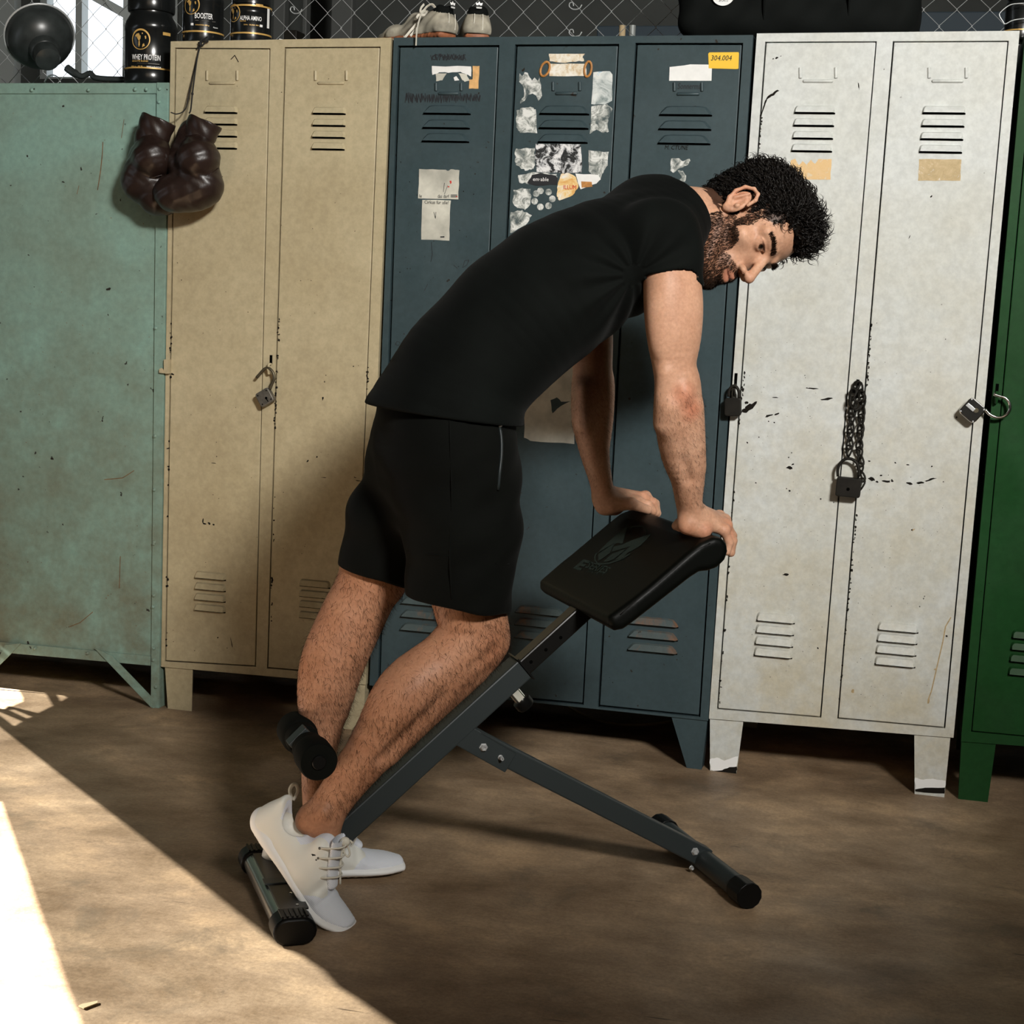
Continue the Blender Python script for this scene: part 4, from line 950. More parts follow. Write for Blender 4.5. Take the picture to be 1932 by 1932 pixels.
q0, q1 = onY(175, -8, YFN+0.03), onY(243, 30, YFN+0.03); dd = nrm(q1-q0); mb = MB(); mb.box((q0+q1)/2-dd*0.1, (dd, YA, np.cross(dd, YA)), (np.linalg.norm(q1-q0)/2+0.1, 0.012, 0.012)); mb.build('diagonal_brace', M['winframe'], fence)
# things in the dark room behind the fence
def slab_thing(name, label, cat, x0, x1, y0, y1, Y, mat, z0=None, th=0.03):
    a = onY(x0, y1, Y); b = onY(x1, y0, Y); t_ = thing(name, label, cat, ((a[0]+b[0])/2, Y, 0 if z0 is None else z0))
    mb = MB(); mb.abox((a[0], Y, 0 if z0 is None else z0), (b[0], Y+th, b[2])); mb.build('panel', mat, t_, bevel=0.004); return t_
M['tarp'] = plain('dark_blue_sheet', (0.016, 0.030, 0.042), 0.7); M['post_dark'] = plain('dark_post', (0.055, 0.058, 0.055), 0.7)
slab_thing('storage_crate', 'dark blue crate behind the fence at the far right', 'crate', 1732, 1905, 21, 75, 1.35, M['tarp'], None, 0.3)
slab_thing('storage_crate', 'dark blue crate behind the fence left of the black bag', 'crate', 1125, 1300, 48, 75, 1.45, M['tarp'], None, 0.3)
for i, (px, w_, lab) in enumerate(((1174, 9, 'pale pipe end behind the fence beside the blue crate'), (1193, 9, 'grey pipe end behind the fence beside the blue crate'))):
    c = onY(px, 58, 1.3); t_ = thing('pipe', lab, 'pipe', (c[0], 1.3, 0), 'pipes behind the fence'); MB().tube([(c[0], 1.3, 0), (c[0], 1.3, onY(px, 48, 1.3)[2])], 0.011, 10).build('tube', M['wood'] if i == 0 else M['winframe'], t_, smooth=50)
for px, w_, lab in ((530, 26, 'dark grey steel post behind the fence beside the jars'), (578, 10, 'thin grey steel post behind the fence'), (648, 46, 'wide dark post behind the fence')):
    a = onY(px, 40, 1.5); s = w_/580/2; t_ = thing('steel_post', lab, 'post', (a[0], 1.5, 0), 'posts behind the fence'); MB().abox((a[0]-s, 1.48, 0), (a[0]+s, 1.52, 2.6)).build('upright', M['post_dark'], t_, bevel=0.004)
c = onY(552, 66, 0.9); t_ = thing('storage_box', 'small dark box behind the fence right of the jars', 'box', (c[0], 0.9, 0)); MB().abox((c[0]-.022, .88, 0), (c[0]+.022, .95, c[2]+.012)).build('carton', M['lock_dark'], t_, bevel=.003)

# ------------------------------------------------------------------ jars with gold bands
def jar(label, words, cx, base_py, rpx, Y, prof, text_z, emblem, bands, rot, extra=()):
    """prof in units of the radius; text bent round the label"""
    a = onY(cx, base_py, Y); s = FPX/((a-np.array(CAM)) @ fwd); R = rpx/s; zb = ORG_TOP[Y]+.002
    c = np.array([a[0], Y, zb]); th = thing('supplement_jar', label, 'jar', c, 'black supplement jars on the lockers')
    body = [(r*R, h*R) for r, h in prof if True]
    MB().lathe(body, c, ZA, 40).build('jar_body', M['jar'], th, smooth=40)
    toc = math.atan2(CAM[1]-c[1], CAM[0]-c[0])+rot
    def wrap(v, f, z, name, mat, ang=0.0, lift=0.0006):
        rr = R*1.0+lift
        W = [c+np.array([rr*math.cos(toc+ang+p[0]/R), rr*math.sin(toc+ang+p[0]/R), z+p[1]]) for p in v]
        # centre of the writing faces us; x runs to the right as seen from outside
        mesh_obj(name, W, f, mat, th)
    for z, hh in bands:
        mb = MB(); mb.lathe([(R*1.004, z*R-hh/2), (R*1.004+0.0005, z*R-hh/2), (R*1.004+0.0005, z*R+hh/2), (R*1.004, z*R+hh/2)], c, ZA, 40); mb.build('gold_band', M['gold'], th, smooth=40)
    def txt(s_, w, h, z, ang, mat, bold=0.02):
        v, f = text_mesh(s_, 1.0, bold); ww = np.ptp(v[:, 0]); hh = np.ptp(v[:, 1]); v[:, 0] *= w/ww; v[:, 1] *= h/hh
        wrap(v, f, z, 'lettering', mat, ang, 0.0012)
    for w_ in words: txt(*w_)
    if emblem:
        z, rad, ang = emblem; mb = MB(); n = 40; P = []
        vs = []; fs = []
        for k in range(n):
            t = 2*math.pi*k/n; q = 1.0; i_ = 0.88-0.05*math.sin(t)
            vs += [(rad*math.cos(t), rad*1.05*math.sin(t), 0), (rad*i_*math.cos(t), rad*1.05*i_*math.sin(t), 0)]
        for k in range(n):
            l = (k+1) % n; fs.append((2*k, 2*l, 2*l+1, 2*k+1))
        # half-lit standing figure: shoulder, arm, torso and leg patches
        shapes = [[(-.62, .30), (-.45, .52), (-.22, .60), (-.10, .48), (-.20, .30), (-.42, .22)], [(-.40, .18), (-.12, .40), (.02, .34), (.0, .05), (-.12, -.15), (-.22, -.12)],
                  [(-.20, -.18), (-.08, -.15), (-.06, -.55), (-.16, -.80), (-.22, -.55)], [(.12, .62), (.22, .66), (.26, .54), (.16, .48)], [(.42, .30), (.56, .36), (.60, .10), (.50, .0)], [(.22, -.52), (.36, -.40), (.46, -.66), (.30, -.72), (.18, -.84)]]
        for sh in shapes:
            b_ = len(vs); vs += [(x*rad, y*rad, 0) for x, y in sh]; fs.append(tuple(b_+i for i in range(len(sh))))
        wrap(np.array(vs), fs, z, 'emblem', M['gold'], ang, 0.0010)
    for x_ in extra:
        ang, z, w, h, mat = x_; v = np.array([(-w/2, -h/2, 0), (0, -h/2, 0), (w/2, -h/2, 0), (w/2, h/2, 0), (0, h/2, 0), (-w/2, h/2, 0)]); wrap(v, [(0, 1, 4, 5), (1, 2, 3, 4)], z, 'print_block', mat, ang, 0.0009)
    return th
ZT_teal = float(onY(280, 156)[2]); ZT_beige = float(onY(420, 78)[2])
ORG_TOP = {0.10: ZT_teal, 0.09: ZT_beige, 0.095: ZT_beige}
big_prof = [(0, 0), (0.86, 0.0), (0.96, 0.05), (1.0, 0.14), (1.0, 0.56), (0.985, 0.58), (0.985, 2.05), (1.0, 2.07), (1.0, 2.25), (0.95, 2.42), (0.84, 2.62), (0.80, 2.68), (0.80, 2.78), (0.88, 2.80), (0.90, 2.86), (0.90, 3.35), (0.86, 3.42), (0, 3.42)]
jar('large black jar lettered WHEY PROTEIN on the teal cabinet', [('WHEY PROTEIN', 0.078, 0.0145, 0.069, -0.20, M['ink_white'], 0.012), ('ISOLATE BLEND', 0.045, 0.004, 0.0585, -0.42, M['gold']), ('VANILLA FLAVOUR', 0.038, 0.004, 0.0445, 0.12, M['ink_white']), ('900 g   30 %', 0.034, 0.004, 0.0445, -0.55, M['gold'])],
    284, 155, 48.5, 0.10, big_prof, 0, (0.115, 0.026, -0.40), [(0.60, 0.004)], 0.0, [(0.62, 0.134, 0.024, 0.008, M['gold']), (-0.1, 0.053, 0.06, 0.0008, M['lock_grey'])])
sm_prof = [(0, 0), (0.88, 0.0), (0.97, 0.06), (1.0, 0.16), (1.0, 0.44), (0.99, 0.45), (0.99, 2.00), (1.0, 2.02), (1.0, 2.15), (0.93, 2.32), (0.84, 2.40), (0.84, 2.46), (0.94, 2.48), (0.94, 2.95), (0.90, 3.0), (0, 3.0)]
jar('black jar lettered BOOSTER at the left corner of the beige locker', [('BOOSTER', 0.047, 0.0145, 0.070, 0.02, M['ink_white'], 0.012), ('ORANGE 300 g', 0.036, 0.004, 0.046, -0.05, M['gold']), ('Kapseln', 0.014, 0.004, 0.043, 0.62, M['ink_white'])],
    383, 75, 38.5, 0.09, sm_prof, 0, (0.098, 0.024, -0.62), [(0.56, 0.0042)], 0.0, [(0.1, 0.058, 0.055, 0.0008, M['lock_grey']), (-0.55, 0.048, 0.008, 0.006, M['ink_white'])])
jar('black jar lettered ALPHA AMINO with two gold bands on the beige locker', [('ALPHA AMINO', 0.058, 0.0115, 0.0645, -0.02, M['ink_white'], 0.012), ('MELONE', 0.016, 0.003, 0.0565, -0.40, M['gold']), ('EAA · BCAA 300 g', 0.042, 0.004, 0.047, 0.05, M['gold'])],
    473, 74, 38.5, 0.095, [(r, h if h < 0.4 else (h if h < 1.0 else h-0.55)) for r, h in sm_prof], 0, (0.078, 0.022, -0.95), [(0.50, 0.0042), (1.80, 0.0042)], 0.0, [(0.40, 0.0985, 0.020, 0.007, M['gold']), (0.95, 0.070, 0.010, 0.05, M['paper']), (0.5, 0.0475, 0.008, 0.006, M['ink_white'])])
ORG_TOP[0.16] = float(onY(1925, 58)[2])
jar('black jar cut off by the top right corner of the picture', [], 1925, 58, 30, 0.16, sm_prof, 0, None, [(0.6, 0.003)], 0.0)
# looped bare wire beside it
P = [onY(a, b, 0.10) for a, b in ((1932, 6), (1910, 8), (1898, 14), (1887, 24), (1886, 30), (1892, 40), (1897, 45), (1912, 38), (1940, 34))]
w_ = thing('wire_loop', 'loop of bare wire by the jar at the top right corner', 'wire', P[6]); MB().tube(smooth_path(P, 4), 0.0012, 6).build('strand', M['steel'], w_, smooth=180)
# crumpled bit of paper on the beige locker
c = onY(529, 72, 0.06); R = random.Random(4); t_ = thing('paper_scrap', 'crumpled white paper scrap on the beige locker beside the jars', 'paper', (c[0], 0.06, ZT_beige))
mb = MB(); pts = [(c[0]+R.uniform(-.008, .008), 0.06+R.uniform(-.006, .006), ZT_beige+0.001+R.uniform(0, .016)) for _ in range(18)]
bm = bmesh.new(); [bm.verts.new(p) for p in pts]; bmesh.ops.convex_hull(bm, input=bm.verts); bm.verts.ensure_lookup_table(); vv = [v.co[:] for v in bm.verts]; bm.verts.index_update(); ff = [[v.index for v in f.verts] for f in bm.faces]; bm.free()
mesh_obj('crumple', vv, ff, M['paper'], t_)

# ------------------------------------------------------------------ enamel dome lamp lying on the teal cabinet
c = onY(78, 78, 0.17); lampt = thing('dome_lamp', 'black enamel dome lamp lying on the teal cabinet, socket towards us', 'lamp', (c[0], 0.17, ZT_teal))
sL = FPX/((c-np.array(CAM)) @ fwd); Rd = 61/sL
axd = nrm(-fwd*0.66+r2*0.36-u2*0.66)                            # from the bowl to its socket
prof = [(Rd*1.06, -Rd*0.30), (Rd*1.03, -Rd*0.26)]+[(Rd*math.cos(t), Rd*0.80*math.sin(t)-Rd*0.2) for t in np.linspace(0, 1.18, 12)]
prof += [(Rd*.46, Rd*.56), (Rd*.43, Rd*.66), (Rd*.45, Rd*.70), (Rd*.41, Rd*.80), (Rd*.385, Rd*.82), (Rd*.385, Rd*1.16), (Rd*.36, Rd*1.25), (Rd*.20, Rd*1.30), (0, Rd*1.31)]
c2 = c-axd*Rd*0.05
MB().lathe(prof, c2, axd, 44).build('shade', M['enamel_black'], lampt, smooth=40)
pi = [(Rd*1.06, -Rd*.30), (Rd*1.0, -Rd*.26)]+[(Rd*.985*math.cos(t), Rd*.78*math.sin(t)-Rd*.2) for t in np.linspace(0, 1.5, 10)]
MB().lathe(pi[::-1], c2, axd, 44).build('inner_reflector', M['paper'], lampt, smooth=40)
MB().tube([c2-axd*Rd*0.30+Rd*1.06*(nrm(np.cross(axd, ZA))*math.cos(t)+np.cross(axd, nrm(np.cross(axd, ZA)))*math.sin(t)) for t in np.linspace(0, 2*math.pi, 48, endpoint=False)], 0.003, 8, closed=True).build('rim', M['steel'], lampt, smooth=180)
P = [onY(a, b, 0.12) for a, b in ((126, 128), (140, 138), (155, 144), (170, 138), (178, 146), (200, 149), (236, 150))]
MB().tube(smooth_path(P, 4), [0.011]*6+[0.008]*(len(smooth_path(P, 4))-6), 8).build('bracket_arm', M['enamel_black'], lampt, smooth=60)
mb = MB(); a = onY(128, 147, 0.12); b = onY(236, 154, 0.12); mb.abox((a[0], 0.10, ZT_teal), (b[0], 0.135, ZT_teal+0.009)); mb.build('base_bar', M['enamel_black'], lampt, bevel=0.002)
cc = onY(99, 160, 0.09); P = [cc+np.array([0.025*math.cos(t), 0, 0.026*math.sin(t)]) for t in np.linspace(0.15, 3.0, 12)]; P = [np.array([p[0], p[1], max(p[2], ZT_teal+0.002)]) for p in P]
MB().tube(P, 0.0022, 8).build('wire_ring', M['chrome'], lampt, smooth=180)
ck = onY(186, 144, 0.10); cork = thing('cork_stopper', 'small pale cork on the teal cabinet behind the lamp arm', 'cork', (ck[0], 0.15, ZT_teal)); MB().lathe([(0, 0), (.006, 0), (.007, .012), (.006, .014), (0, .014)], (ck[0], .15, ZT_teal), ZA, 12).build('plug', M['wood'], cork, smooth=40)

# ------------------------------------------------------------------ duffel bag on the blue and white lockers
ZT_white = float(onY(1560, 62)[2]); ZT_blue = float(onY(1080, 68)[2])
x0, x1 = onY(1286, 40, 0.22)[0], onY(1735, 40, 0.22)[0]
bagt = thing('duffel_bag', 'black canvas duffel bag lying across the blue and white lockers', 'bag', ((x0+x1)/2, 0.24, ZT_white))
S = SDF(); cb = np.array([(x0+x1)/2, 0.24, ZT_white+0.132])
S.box(cb, ((x1-x0)/2, 0.135, 0.125), rr=0.055)
S.disp(lambda p: 0.0035*np.sin(p[..., 0]*31+p[..., 2]*17)*np.sin(p[..., 2]*43+p[..., 0]*9)+0.002*np.sin(p[..., 0]*83-p[..., 2]*60), cb, 0.5)
bag_o = sdf_obj(S, 0.005, cb-[.36, .16, .15], cb+[.36, .16, .15], 'bag_body', M['canvas'], bagt)
for px in (1440, 1600):
    xx = onY(px, 40, 0.1)[0]; P = [np.array([xx, 0.24-0.1395*math.sin(t)-0.002, ZT_white+0.125-0.128*math.cos(t)]) for t in np.linspace(0.75, 2.5, 14)]
    MB().tube(P, [(0.002, 0.016)]*14, 6, sx=(1, 0, 0)).build('strap', M['canvas'], bagt, smooth=60)
cpx = onY(1365, -12, 0.10); MB().lathe([(0.029, 0), (0.029, 0.0012), (0, 0.0014)], cpx-YA*0.001, -YA, 36).build('round_patch', M['ink_white'], bagt)
mb = MB(); add_text(mb, 'SPORTS', onY(1365, 0, 0.097), XA, ZA, 0.022, 0.008); mb.build('lettering', M['ink'], bagt, kind='stuff')

# ------------------------------------------------------------------ old sneakers on the blue locker
def old_sneaker(label, heel_px, dirx, Y, tilt, laces):
    """heel towards us; local x runs heel to toe"""
    h = onY(*heel_px, Y); h = np.array([h[0], Y, ZT_blue+.002]); fx = nrm([math.cos(dirx), math.sin(dirx), 0]); fy = np.array([-fx[1], fx[0], 0])
    th = thing('old_sneaker', label, 'shoe', h, 'pair of old sneakers')
    T = lambda V: h+V[:, :1]*fx+V[:, 1:2]*fy+V[:, 2:3]*ZA
    Wd = lambda x: np.interp(x, [0, .03, .10, .18, .24, .28], [.028, .033, .031, .041, .040, .022])
    S = SDF(); xs = np.linspace(0.02, 0.255, 9)
    for i in range(8): S.ec((xs[i], 0, .011), (xs[i+1], 0, .011), (.0125, float(Wd(xs[i]))), (.0125, float(Wd(xs[i+1]))), (0, 1, 0), .004)
    S.plane((0, 0, 0.0005), (0, 0, -1))
    S.disp(lambda p: 0.0007*np.sin(p[..., 0]*500+p[..., 2]*300), (0.13, 0, 0), 0.3)
    sdf_obj(S, 0.0028, (-.02, -.06, -.01), (.31, .06, .035), 'sole', M['gum'], th, xf=T)
    S = SDF()
    S.ec((.030, 0, .028), (.10, 0, .03), (.028, .034), (.028, .032), (0, 1, 0), .02).ec((.10, 0, .03), (.20, 0, .026), (.028, .032), (.022, .038), (0, 1, 0), .02).ec((.20, 0, .026), (.25, 0, .022), (.022, .038), (.014, .03), (0, 1, 0), .02)
    S.ec((.026, 0, .035), (.030, 0, .070), (.026, .032), (.020, .026), (0, 1, 0), .02).ec((.06, 0, .05), (.13, 0, .05), (.03, .028), (.028, .026), (0, 1, 0), .02)
    S.ell((.055, 0, .098), (.042, .019, .030), k=.006, op='-')
    S.disp(lambda p: 0.0012*np.sin(p[..., 0]*140+p[..., 2]*120+np.sin(p[..., 1]*90)*2), (0.13, 0, 0.03), 0.3)
    S.plane((0, 0, .016), (0, 0, -1))
    sdf_obj(S, 0.0028, (-.03, -.06, .0), (.31, .06, .12), 'upper', None, th, xf=T, mats=[M['suede'], M['canvas']], fm=lambda c: ((c[:, 2] > .064+np.maximum(0, c[:, 0]-.02)*.25) & (c[:, 0] < .085)).astype(int))
    # three-leaf mark on the heel tab
    mb = MB(); c = np.array([.0015, 0, .081])
    for a in (-.75, 0, .75):
        d = np.array([0.12, math.sin(a), math.cos(a)]); s_ = np.array([0, math.cos(a), -math.sin(a)]); P = [c+d*.003, c+d*.007+s_*.0035, c+d*.013, c+d*.007-s_*.0035]
        mb.add(T(np.array(P)-[.001, 0, 0]), [(0, 1, 2, 3)])
    for k in range(2): P = np.array([[.0003, -.0075, .0795-k*.0022], [.0003, .0075, .0795-k*.0022], [.0003, .006, .0782-k*.0022], [.0003, -.006, .0782-k*.0022]]); mb.add(T(P), [(0, 1, 2, 3)])
    for v_ in range(len(mb.v)): mb.v[v_] = tuple(np.array(mb.v[v_])-fx*0.0022)
    mb.build('leaf_mark', M['ink_white'], th)
    mb = MB()
    for sy in (-.011, .011): mb.tube(T(np.array([[.0025-.001, sy, .024], [.001, sy, .04], [.003, sy*.95, .063]]))-fx*.002, 0.0012, 6)
    mb.build('heel_seam', M['lace'], th, smooth=60)
    for P in laces: MB().tube(smooth_path([onY(a, b, yy) for a, b, yy in P], 4), [(0.0012, 0.0034)]*len(smooth_path([onY(a, b, yy) for a, b, yy in P], 4)), 6).build('lace', M['lace'], th, smooth=60)
    return th
old_sneaker('old grey suede sneaker with loose laces and gum sole on the blue locker', (852, 62), math.radians(150), 0.055, 0,
    [[(800, 8, .03), (795, 14, .02), (793, 22, .02), (799, 20, .03), (806, 12, .03), (815, 8, .03), (821, 14, .04)], [(803, 20, .03), (797, 24, .01), (792, 35, .0), (788, 50, -.01), (786, 66, -.016), (785, 86, -.012)], [(806, 22, .03), (800, 28, .01), (790, 28, .01), (786, 34, .0)], [(785, 46, .02), (776, 56, .01), (766, 68, .005), (762, 70, .005)], [(786, 52, .02), (779, 62, .01), (774, 68, .005)]])
old_sneaker('old grey suede sneaker behind its pair with three-leaf mark on heel', (902, 62), math.radians(112), 0.060, 0, [])
from mathutils.bvhtree import BVHTree
# ------------------------------------------------------------------ boxing gloves hung by a cord
def glove(label, cuff, cuffr, balls, seam):
    c0 = onY(*cuff[0], -0.055); th = thing('boxing_glove', label, 'glove', c0, 'pair of boxing gloves')
    S = SDF(); g = lambda p, y: onY(p[0], p[1], y-.014); s = 705.0
    for i, (a, ra, b, rb, y0, y1, k) in enumerate(balls):
        S.rc(g(a, y0), g(b, y1), ra/s, rb/s, k)
    S.disp(lambda p: 0.0009*np.sin(p[..., 0]*150+np.sin(p[..., 2]*70)*2)*np.sin(p[..., 2]*170+p[..., 1]*60), c0-ZA*0.1, 0.3)
    lo = c0+np.array([-.16, -.14, -.30]); hi = c0+np.array([.16, .10, .10])
    sdf_obj(S, 0.0026, lo, hi, 'fist', M['leather'], th)
    S = SDF()
    a, b = g(cuff[0], -.058), g(cuff[1], -.052); t = nrm(b-a); w = nrm(np.cross(t, YA))
    S.ec(a-t*.01, b, (cuffr[0]/s*.78, cuffr[0]/s), (cuffr[1]/s*.80, cuffr[1]/s), w, 0)
    S.plane(b, t); S.ec(b-t*.012, b+t*.04, (cuffr[1]/s*.62, cuffr[1]/s*.84), (cuffr[1]/s*.62, cuffr[1]/s*.84), w, .003, op='-')
    S.disp(lambda p: 0.0008*np.sin(p[..., 0]*190+p[..., 2]*140), a, .2)
    sdf_obj(S, 0.0026, a-.12, a+.12, 'cuff', M['leather'], th)
    P = smooth_path([onY(x, y, yy) for x, y, yy in seam], 6)
    MB().tube(P, 0.0016, 6).build('seam', M['leather'], th, smooth=180)
    return th
glove('dark brown boxing glove hanging over the teal cabinet edge, left of its pair', [(286, 262), (300, 224)], (31, 34),
    [((289, 268), 27, (288, 296), 37, -.055, -.075, .02), ((275, 300), 32, (266, 345), 33, -.04, -.05, .03), ((268, 340), 36, (298, 368), 35, -.05, -.045, .02), ((300, 372), 32, (316, 376), 26, -.045, -.035, .02)],
    [(262, 318, -.088), (272, 332, -.104), (290, 334, -.108), (306, 330, -.100)])
glove('dark brown boxing glove hanging on the beige locker, right of its pair', [(374, 262), (388, 228)], (29, 33),
    [((362, 250), 24, (346, 300), 26, -.045, -.05, .02), ((372, 272), 27, (374, 298), 40, -.055, -.085, .014), ((350, 315), 32, (380, 352), 36, -.045, -.055, .03), ((384, 350), 37, (322, 364), 31, -.065, -.080, .012), ((360, 362), 36, (335, 366), 33, -.07, -.08, .02)],
    [(330, 340, -.118), (352, 336, -.128), (376, 336, -.128), (398, 328, -.112), (412, 318, -.09)])
cord = thing('hanging_cord', 'thin black knotted cord tied over the beige locker top', 'cord', onY(380, 80, -0.004))
P = [onY(a, b, y) for a, b, y in ((391, 70, .03), (383, 75, .012), (379, 79, -.006), (377, 88, -.006), (372, 110, -.010), (367, 145, -.020), (363, 177, -.030), (360, 206, -.055), (357, 214, -.060))]
MB().tube(smooth_path(P, 5), 0.0021, 8).build('strand', M['cord'], cord, smooth=180)
P = [onY(a, b, y) for a, b, y in ((376, 90, -.004), (369, 120, -.006), (358, 170, -.014), (350, 205, -.030), (335, 215, -.05), (322, 212, -.06))]
MB().tube(smooth_path(P, 5), 0.0016, 8).build('strand', M['cord'], cord, smooth=180)
for q in (((374, 80), (381, 86), (387, 80), (393, 78)), ((380, 74), (376, 84), (372, 92)), ((379, 80), (386, 76), (392, 79))):
    MB().tube(smooth_path([onY(a, b, -.008) for a, b in q], 4), 0.0020, 6).build('loose_end', M['cord'], cord, smooth=180)
for a, b, r in ((378, 83, .005), (363, 177, .0035)): MB().ell(onY(a, b, -.009 if b < 100 else -.030), np.eye(3), (r, r, r*1.3), 10, 6).build('knot', M['cord'], cord, smooth=180)

# ------------------------------------------------------------------ hyperextension bench
bench = thing('hyperextension_bench', 'dark grey steel back-extension bench with black pad, in the middle of the floor', 'exercise bench', BL(.45, 0, 0))
def beam(name, a, b, up, hz, hw, mat, par=bench, bev=0.003, label=None):
    a = np.array(a); b = np.array(b); t = nrm(b-a); n = nrm(np.cross(E2, t)); n = n if n[2] > 0 else -n
    return MB().box((a+b)/2, (t, E2, n), (np.linalg.norm(b-a)/2, hw, hz)).build(name, mat, par, bevel=bev, label=label)
bt = B(1004, 1277, .025); bb = B(666, 1586, .025); bd_ = nrm(bt-bb); bn = nrm(np.cross(E2, bd_)); bn = bn if bn[2] > 0 else -bn
top = bt-E2*.025+bn*.0215; low = bb-E2*.025+bn*.0215; low = low-bd_*((low[2]-.062)/bd_[2])
beam('main_beam', low, top, None, .0225, .025, M['frame_black'])
MB().box(top, (bd_, E2, bn), (.0015, .029, .027)).build('collar_plate', M['tube_black'], bench)
inner0 = top-bd_*.05; padj = top+bd_*.205
beam('sliding_tube', inner0, padj, None, .0175, .0195, M['tube_black'])
for k, (px, py) in enumerate(((1002, 1249), (1030, 1226), (1058, 1203))):
    c = B(px, py, .0197); MB().lathe([(.0036, 0), (.0036, .0004), (0, .0004)], c-E2*.0003, E2, 12).build('adjustment_hole', M['dark'], bench)
# adjustment knob under the beam
k0 = B(965, 1299, .0); kd = -bn; MB().lathe([(.012, 0), (.012, .030), (.010, .031)], k0, kd, 16).build('knob_stem', M['chrome'], bench, smooth=40)
mb = MB(); mb.lathe([(0, .030), (.016, .030)]+[(.0185, .032), (.0185, .046), (.016, .050), (0, .051)], k0, kd, 20); mb.build('adjustment_knob', M['rubber'], bench, smooth=40)
MB().box(k0+kd*.015+E2*.0122, (bd_, E2, kd), (.007, .0004, .012)).build('sticker', M['paper_old'], bench)
# rear foot: oval tube with anti-slip plate and end caps
def stadium(w0, w1, e, z, he, hz, n=8):
    P = []
    for sx, a0 in ((1, -90), (-1, 90)):
        for k in range(n+1):
            a = math.radians(a0+180*k/n); P.append((e+sx*(he-hz)+hz*math.cos(a), z+hz*math.sin(a)))
    return P
def extr(P, w0, w1, name, mat, bev=0.0, par=bench, smooth=40, label=None):
    mb = MB(); mb.prism([BL(a, w0, b) for a, b in P], E2*(w1-w0)); return mb.build(name, mat, par, smooth=smooth, bevel=bev, label=label)
RE = 0.0
extr(stadium(0, 0, RE, .027, .034, .0195), -.16, .165, 'rear_foot_bar', M['dull_chrome'], label='chrome rear foot bar')
mb = MB(); mb.box(BL(RE+.008, 0, .0475), (E1, E2, E3), (.026, .150, .0022)); mb.build('foot_plate', M['tube_black'], bench, bevel=.001)
for w0, w1 in ((-.200, -.155), (.150, .205)):
    extr(stadium(0, 0, RE, .0265, .0395, .0255), w0, w1, 'end_cap', M['rubber'], bev=.005)
    for k in range(6):
        MB().box(BL(RE-.022+.009*k, (w0+w1)/2, .0525), (E1, E2, E3), (.0018, .019, .0016)).build('cap_rib', M['rubber'], bench)
MB().box(BL(RE+.004, .012, .0510), (E1, E2, E3), (.028, .0135, .0016)).build('mounting_plate', M['frame_black'], bench, label='grey mounting plate')
for w in (-.12, -.05, .075, .135): MB().lathe([(.0035, 0), (.003, .0014), (0, .0018)], BL(RE+.016, w, .0497), E3, 10).build('screw', M['chrome'], bench, smooth=60)
# front leg with sleeve bracket and bolts
la = B(872, 1383, 0); lb = B(1330, 1617, 0)
beam('front_leg', la, lb, None, .0205, .0185, M['frame_black'])
ba_, bb2 = B(862, 1379, 0), B(957, 1432.5, 0); ld = nrm(bb2-ba_); ln = nrm(np.cross(E2, ld)); ln = ln if ln[2] > 0 else -ln
for w in (.0225, -.0225): MB().box((ba_+bb2)/2+E2*w, (ld, E2, ln), (np.linalg.norm(bb2-ba_)/2, .002, .0225)).build('leg_bracket', M['frame_black'], bench, bevel=.0015)
MB().box((ba_+bb2)/2+ln*.0215+ld*.018, (ld, E2, ln), (np.linalg.norm(bb2-ba_)/2-.018, .0245, .0015)).build('leg_bracket', M['frame_black'], bench)
def bolt(px, py, w, r, l):
    c = B(px, py, w); MB().lathe([(r*1.25, 0), (r*1.25, .0012), (r, .0012), (r, .0012+l*.7), (r*.8, .0012+l), (r*.45, .0012+l), (r*.45, .001+l*.6), (0, .001+l*.6)], c, E2, 6 if r > .006 else 10).build('bolt', M['bolt'], bench, smooth=30)
bolt(912, 1410, .0243, .0070, .006); bolt(944, 1429, .0243, .0042, .012); bolt(1311, 1606.5, .0186, .0070, .005); bolt(1304, 1637, 0.010, .004, .006)
FE = float((B(1414, 1677, .215)-RC) @ E1); FZ = .0262
mb = MB(); mb.tube([BL(FE, -.185, FZ), BL(FE, .185, FZ)], .0225, 24); mb.build('front_foot_bar', M['frame_black'], bench, smooth=40)
for w0, w1 in ((-.218, -.168), (.168, .218)):
    n = 48; P = [(FE+(.0262+(.0007 if (k//2) % 2 else 0))*math.cos(2*math.pi*k/n), FZ+(.0262+(.0007 if (k//2) % 2 else 0)-.0006)*math.sin(2*math.pi*k/n)) for k in range(n)]
    extr(P, w0, w1, 'end_cap', M['rubber'], bev=.0015)
# foam rollers on their arm
r0 = BL(.052, 0, .308)
mb = MB(); mb.tube([r0-E2*.118, r0+E2*.118], .010, 16); mb.build('roller_axle', M['tube_black'], bench, smooth=40)
for sg in (-1, 1):
    prof = [(0, .018), (.028, .018), (.031, .022), (.031, .052), (.0345, .056), (.0355, .062), (.0355, .112), (.033, .117), (.013, .117), (.013, .121), (.0115, .1225), (0, .1225)]
    mb = MB(); mb.lathe(prof, r0, E2*sg, 36, mf=[0]*8+[1]*3); mb.build('foam_roller', [M['foam'], M['rubber']], bench, smooth=35)
arm_e = float((low-RC) @ E1)+(.308-low[2])*float(bd_ @ E1)/bd_[2]
beam('roller_arm', BL(.056, 0, .302), BL(.118, 0, .222), None, .004, .014, M['frame_black'], bev=.001)
MB().box(BL(.052, 0, .308)+nrm(E3*.72-E1*.70)*.014, (nrm(E1*.72+E3*.70), E2, nrm(E3*.72-E1*.70)), (.022, .0155, .016)).build('roller_clamp', M['frame_black'], bench, bevel=.002)
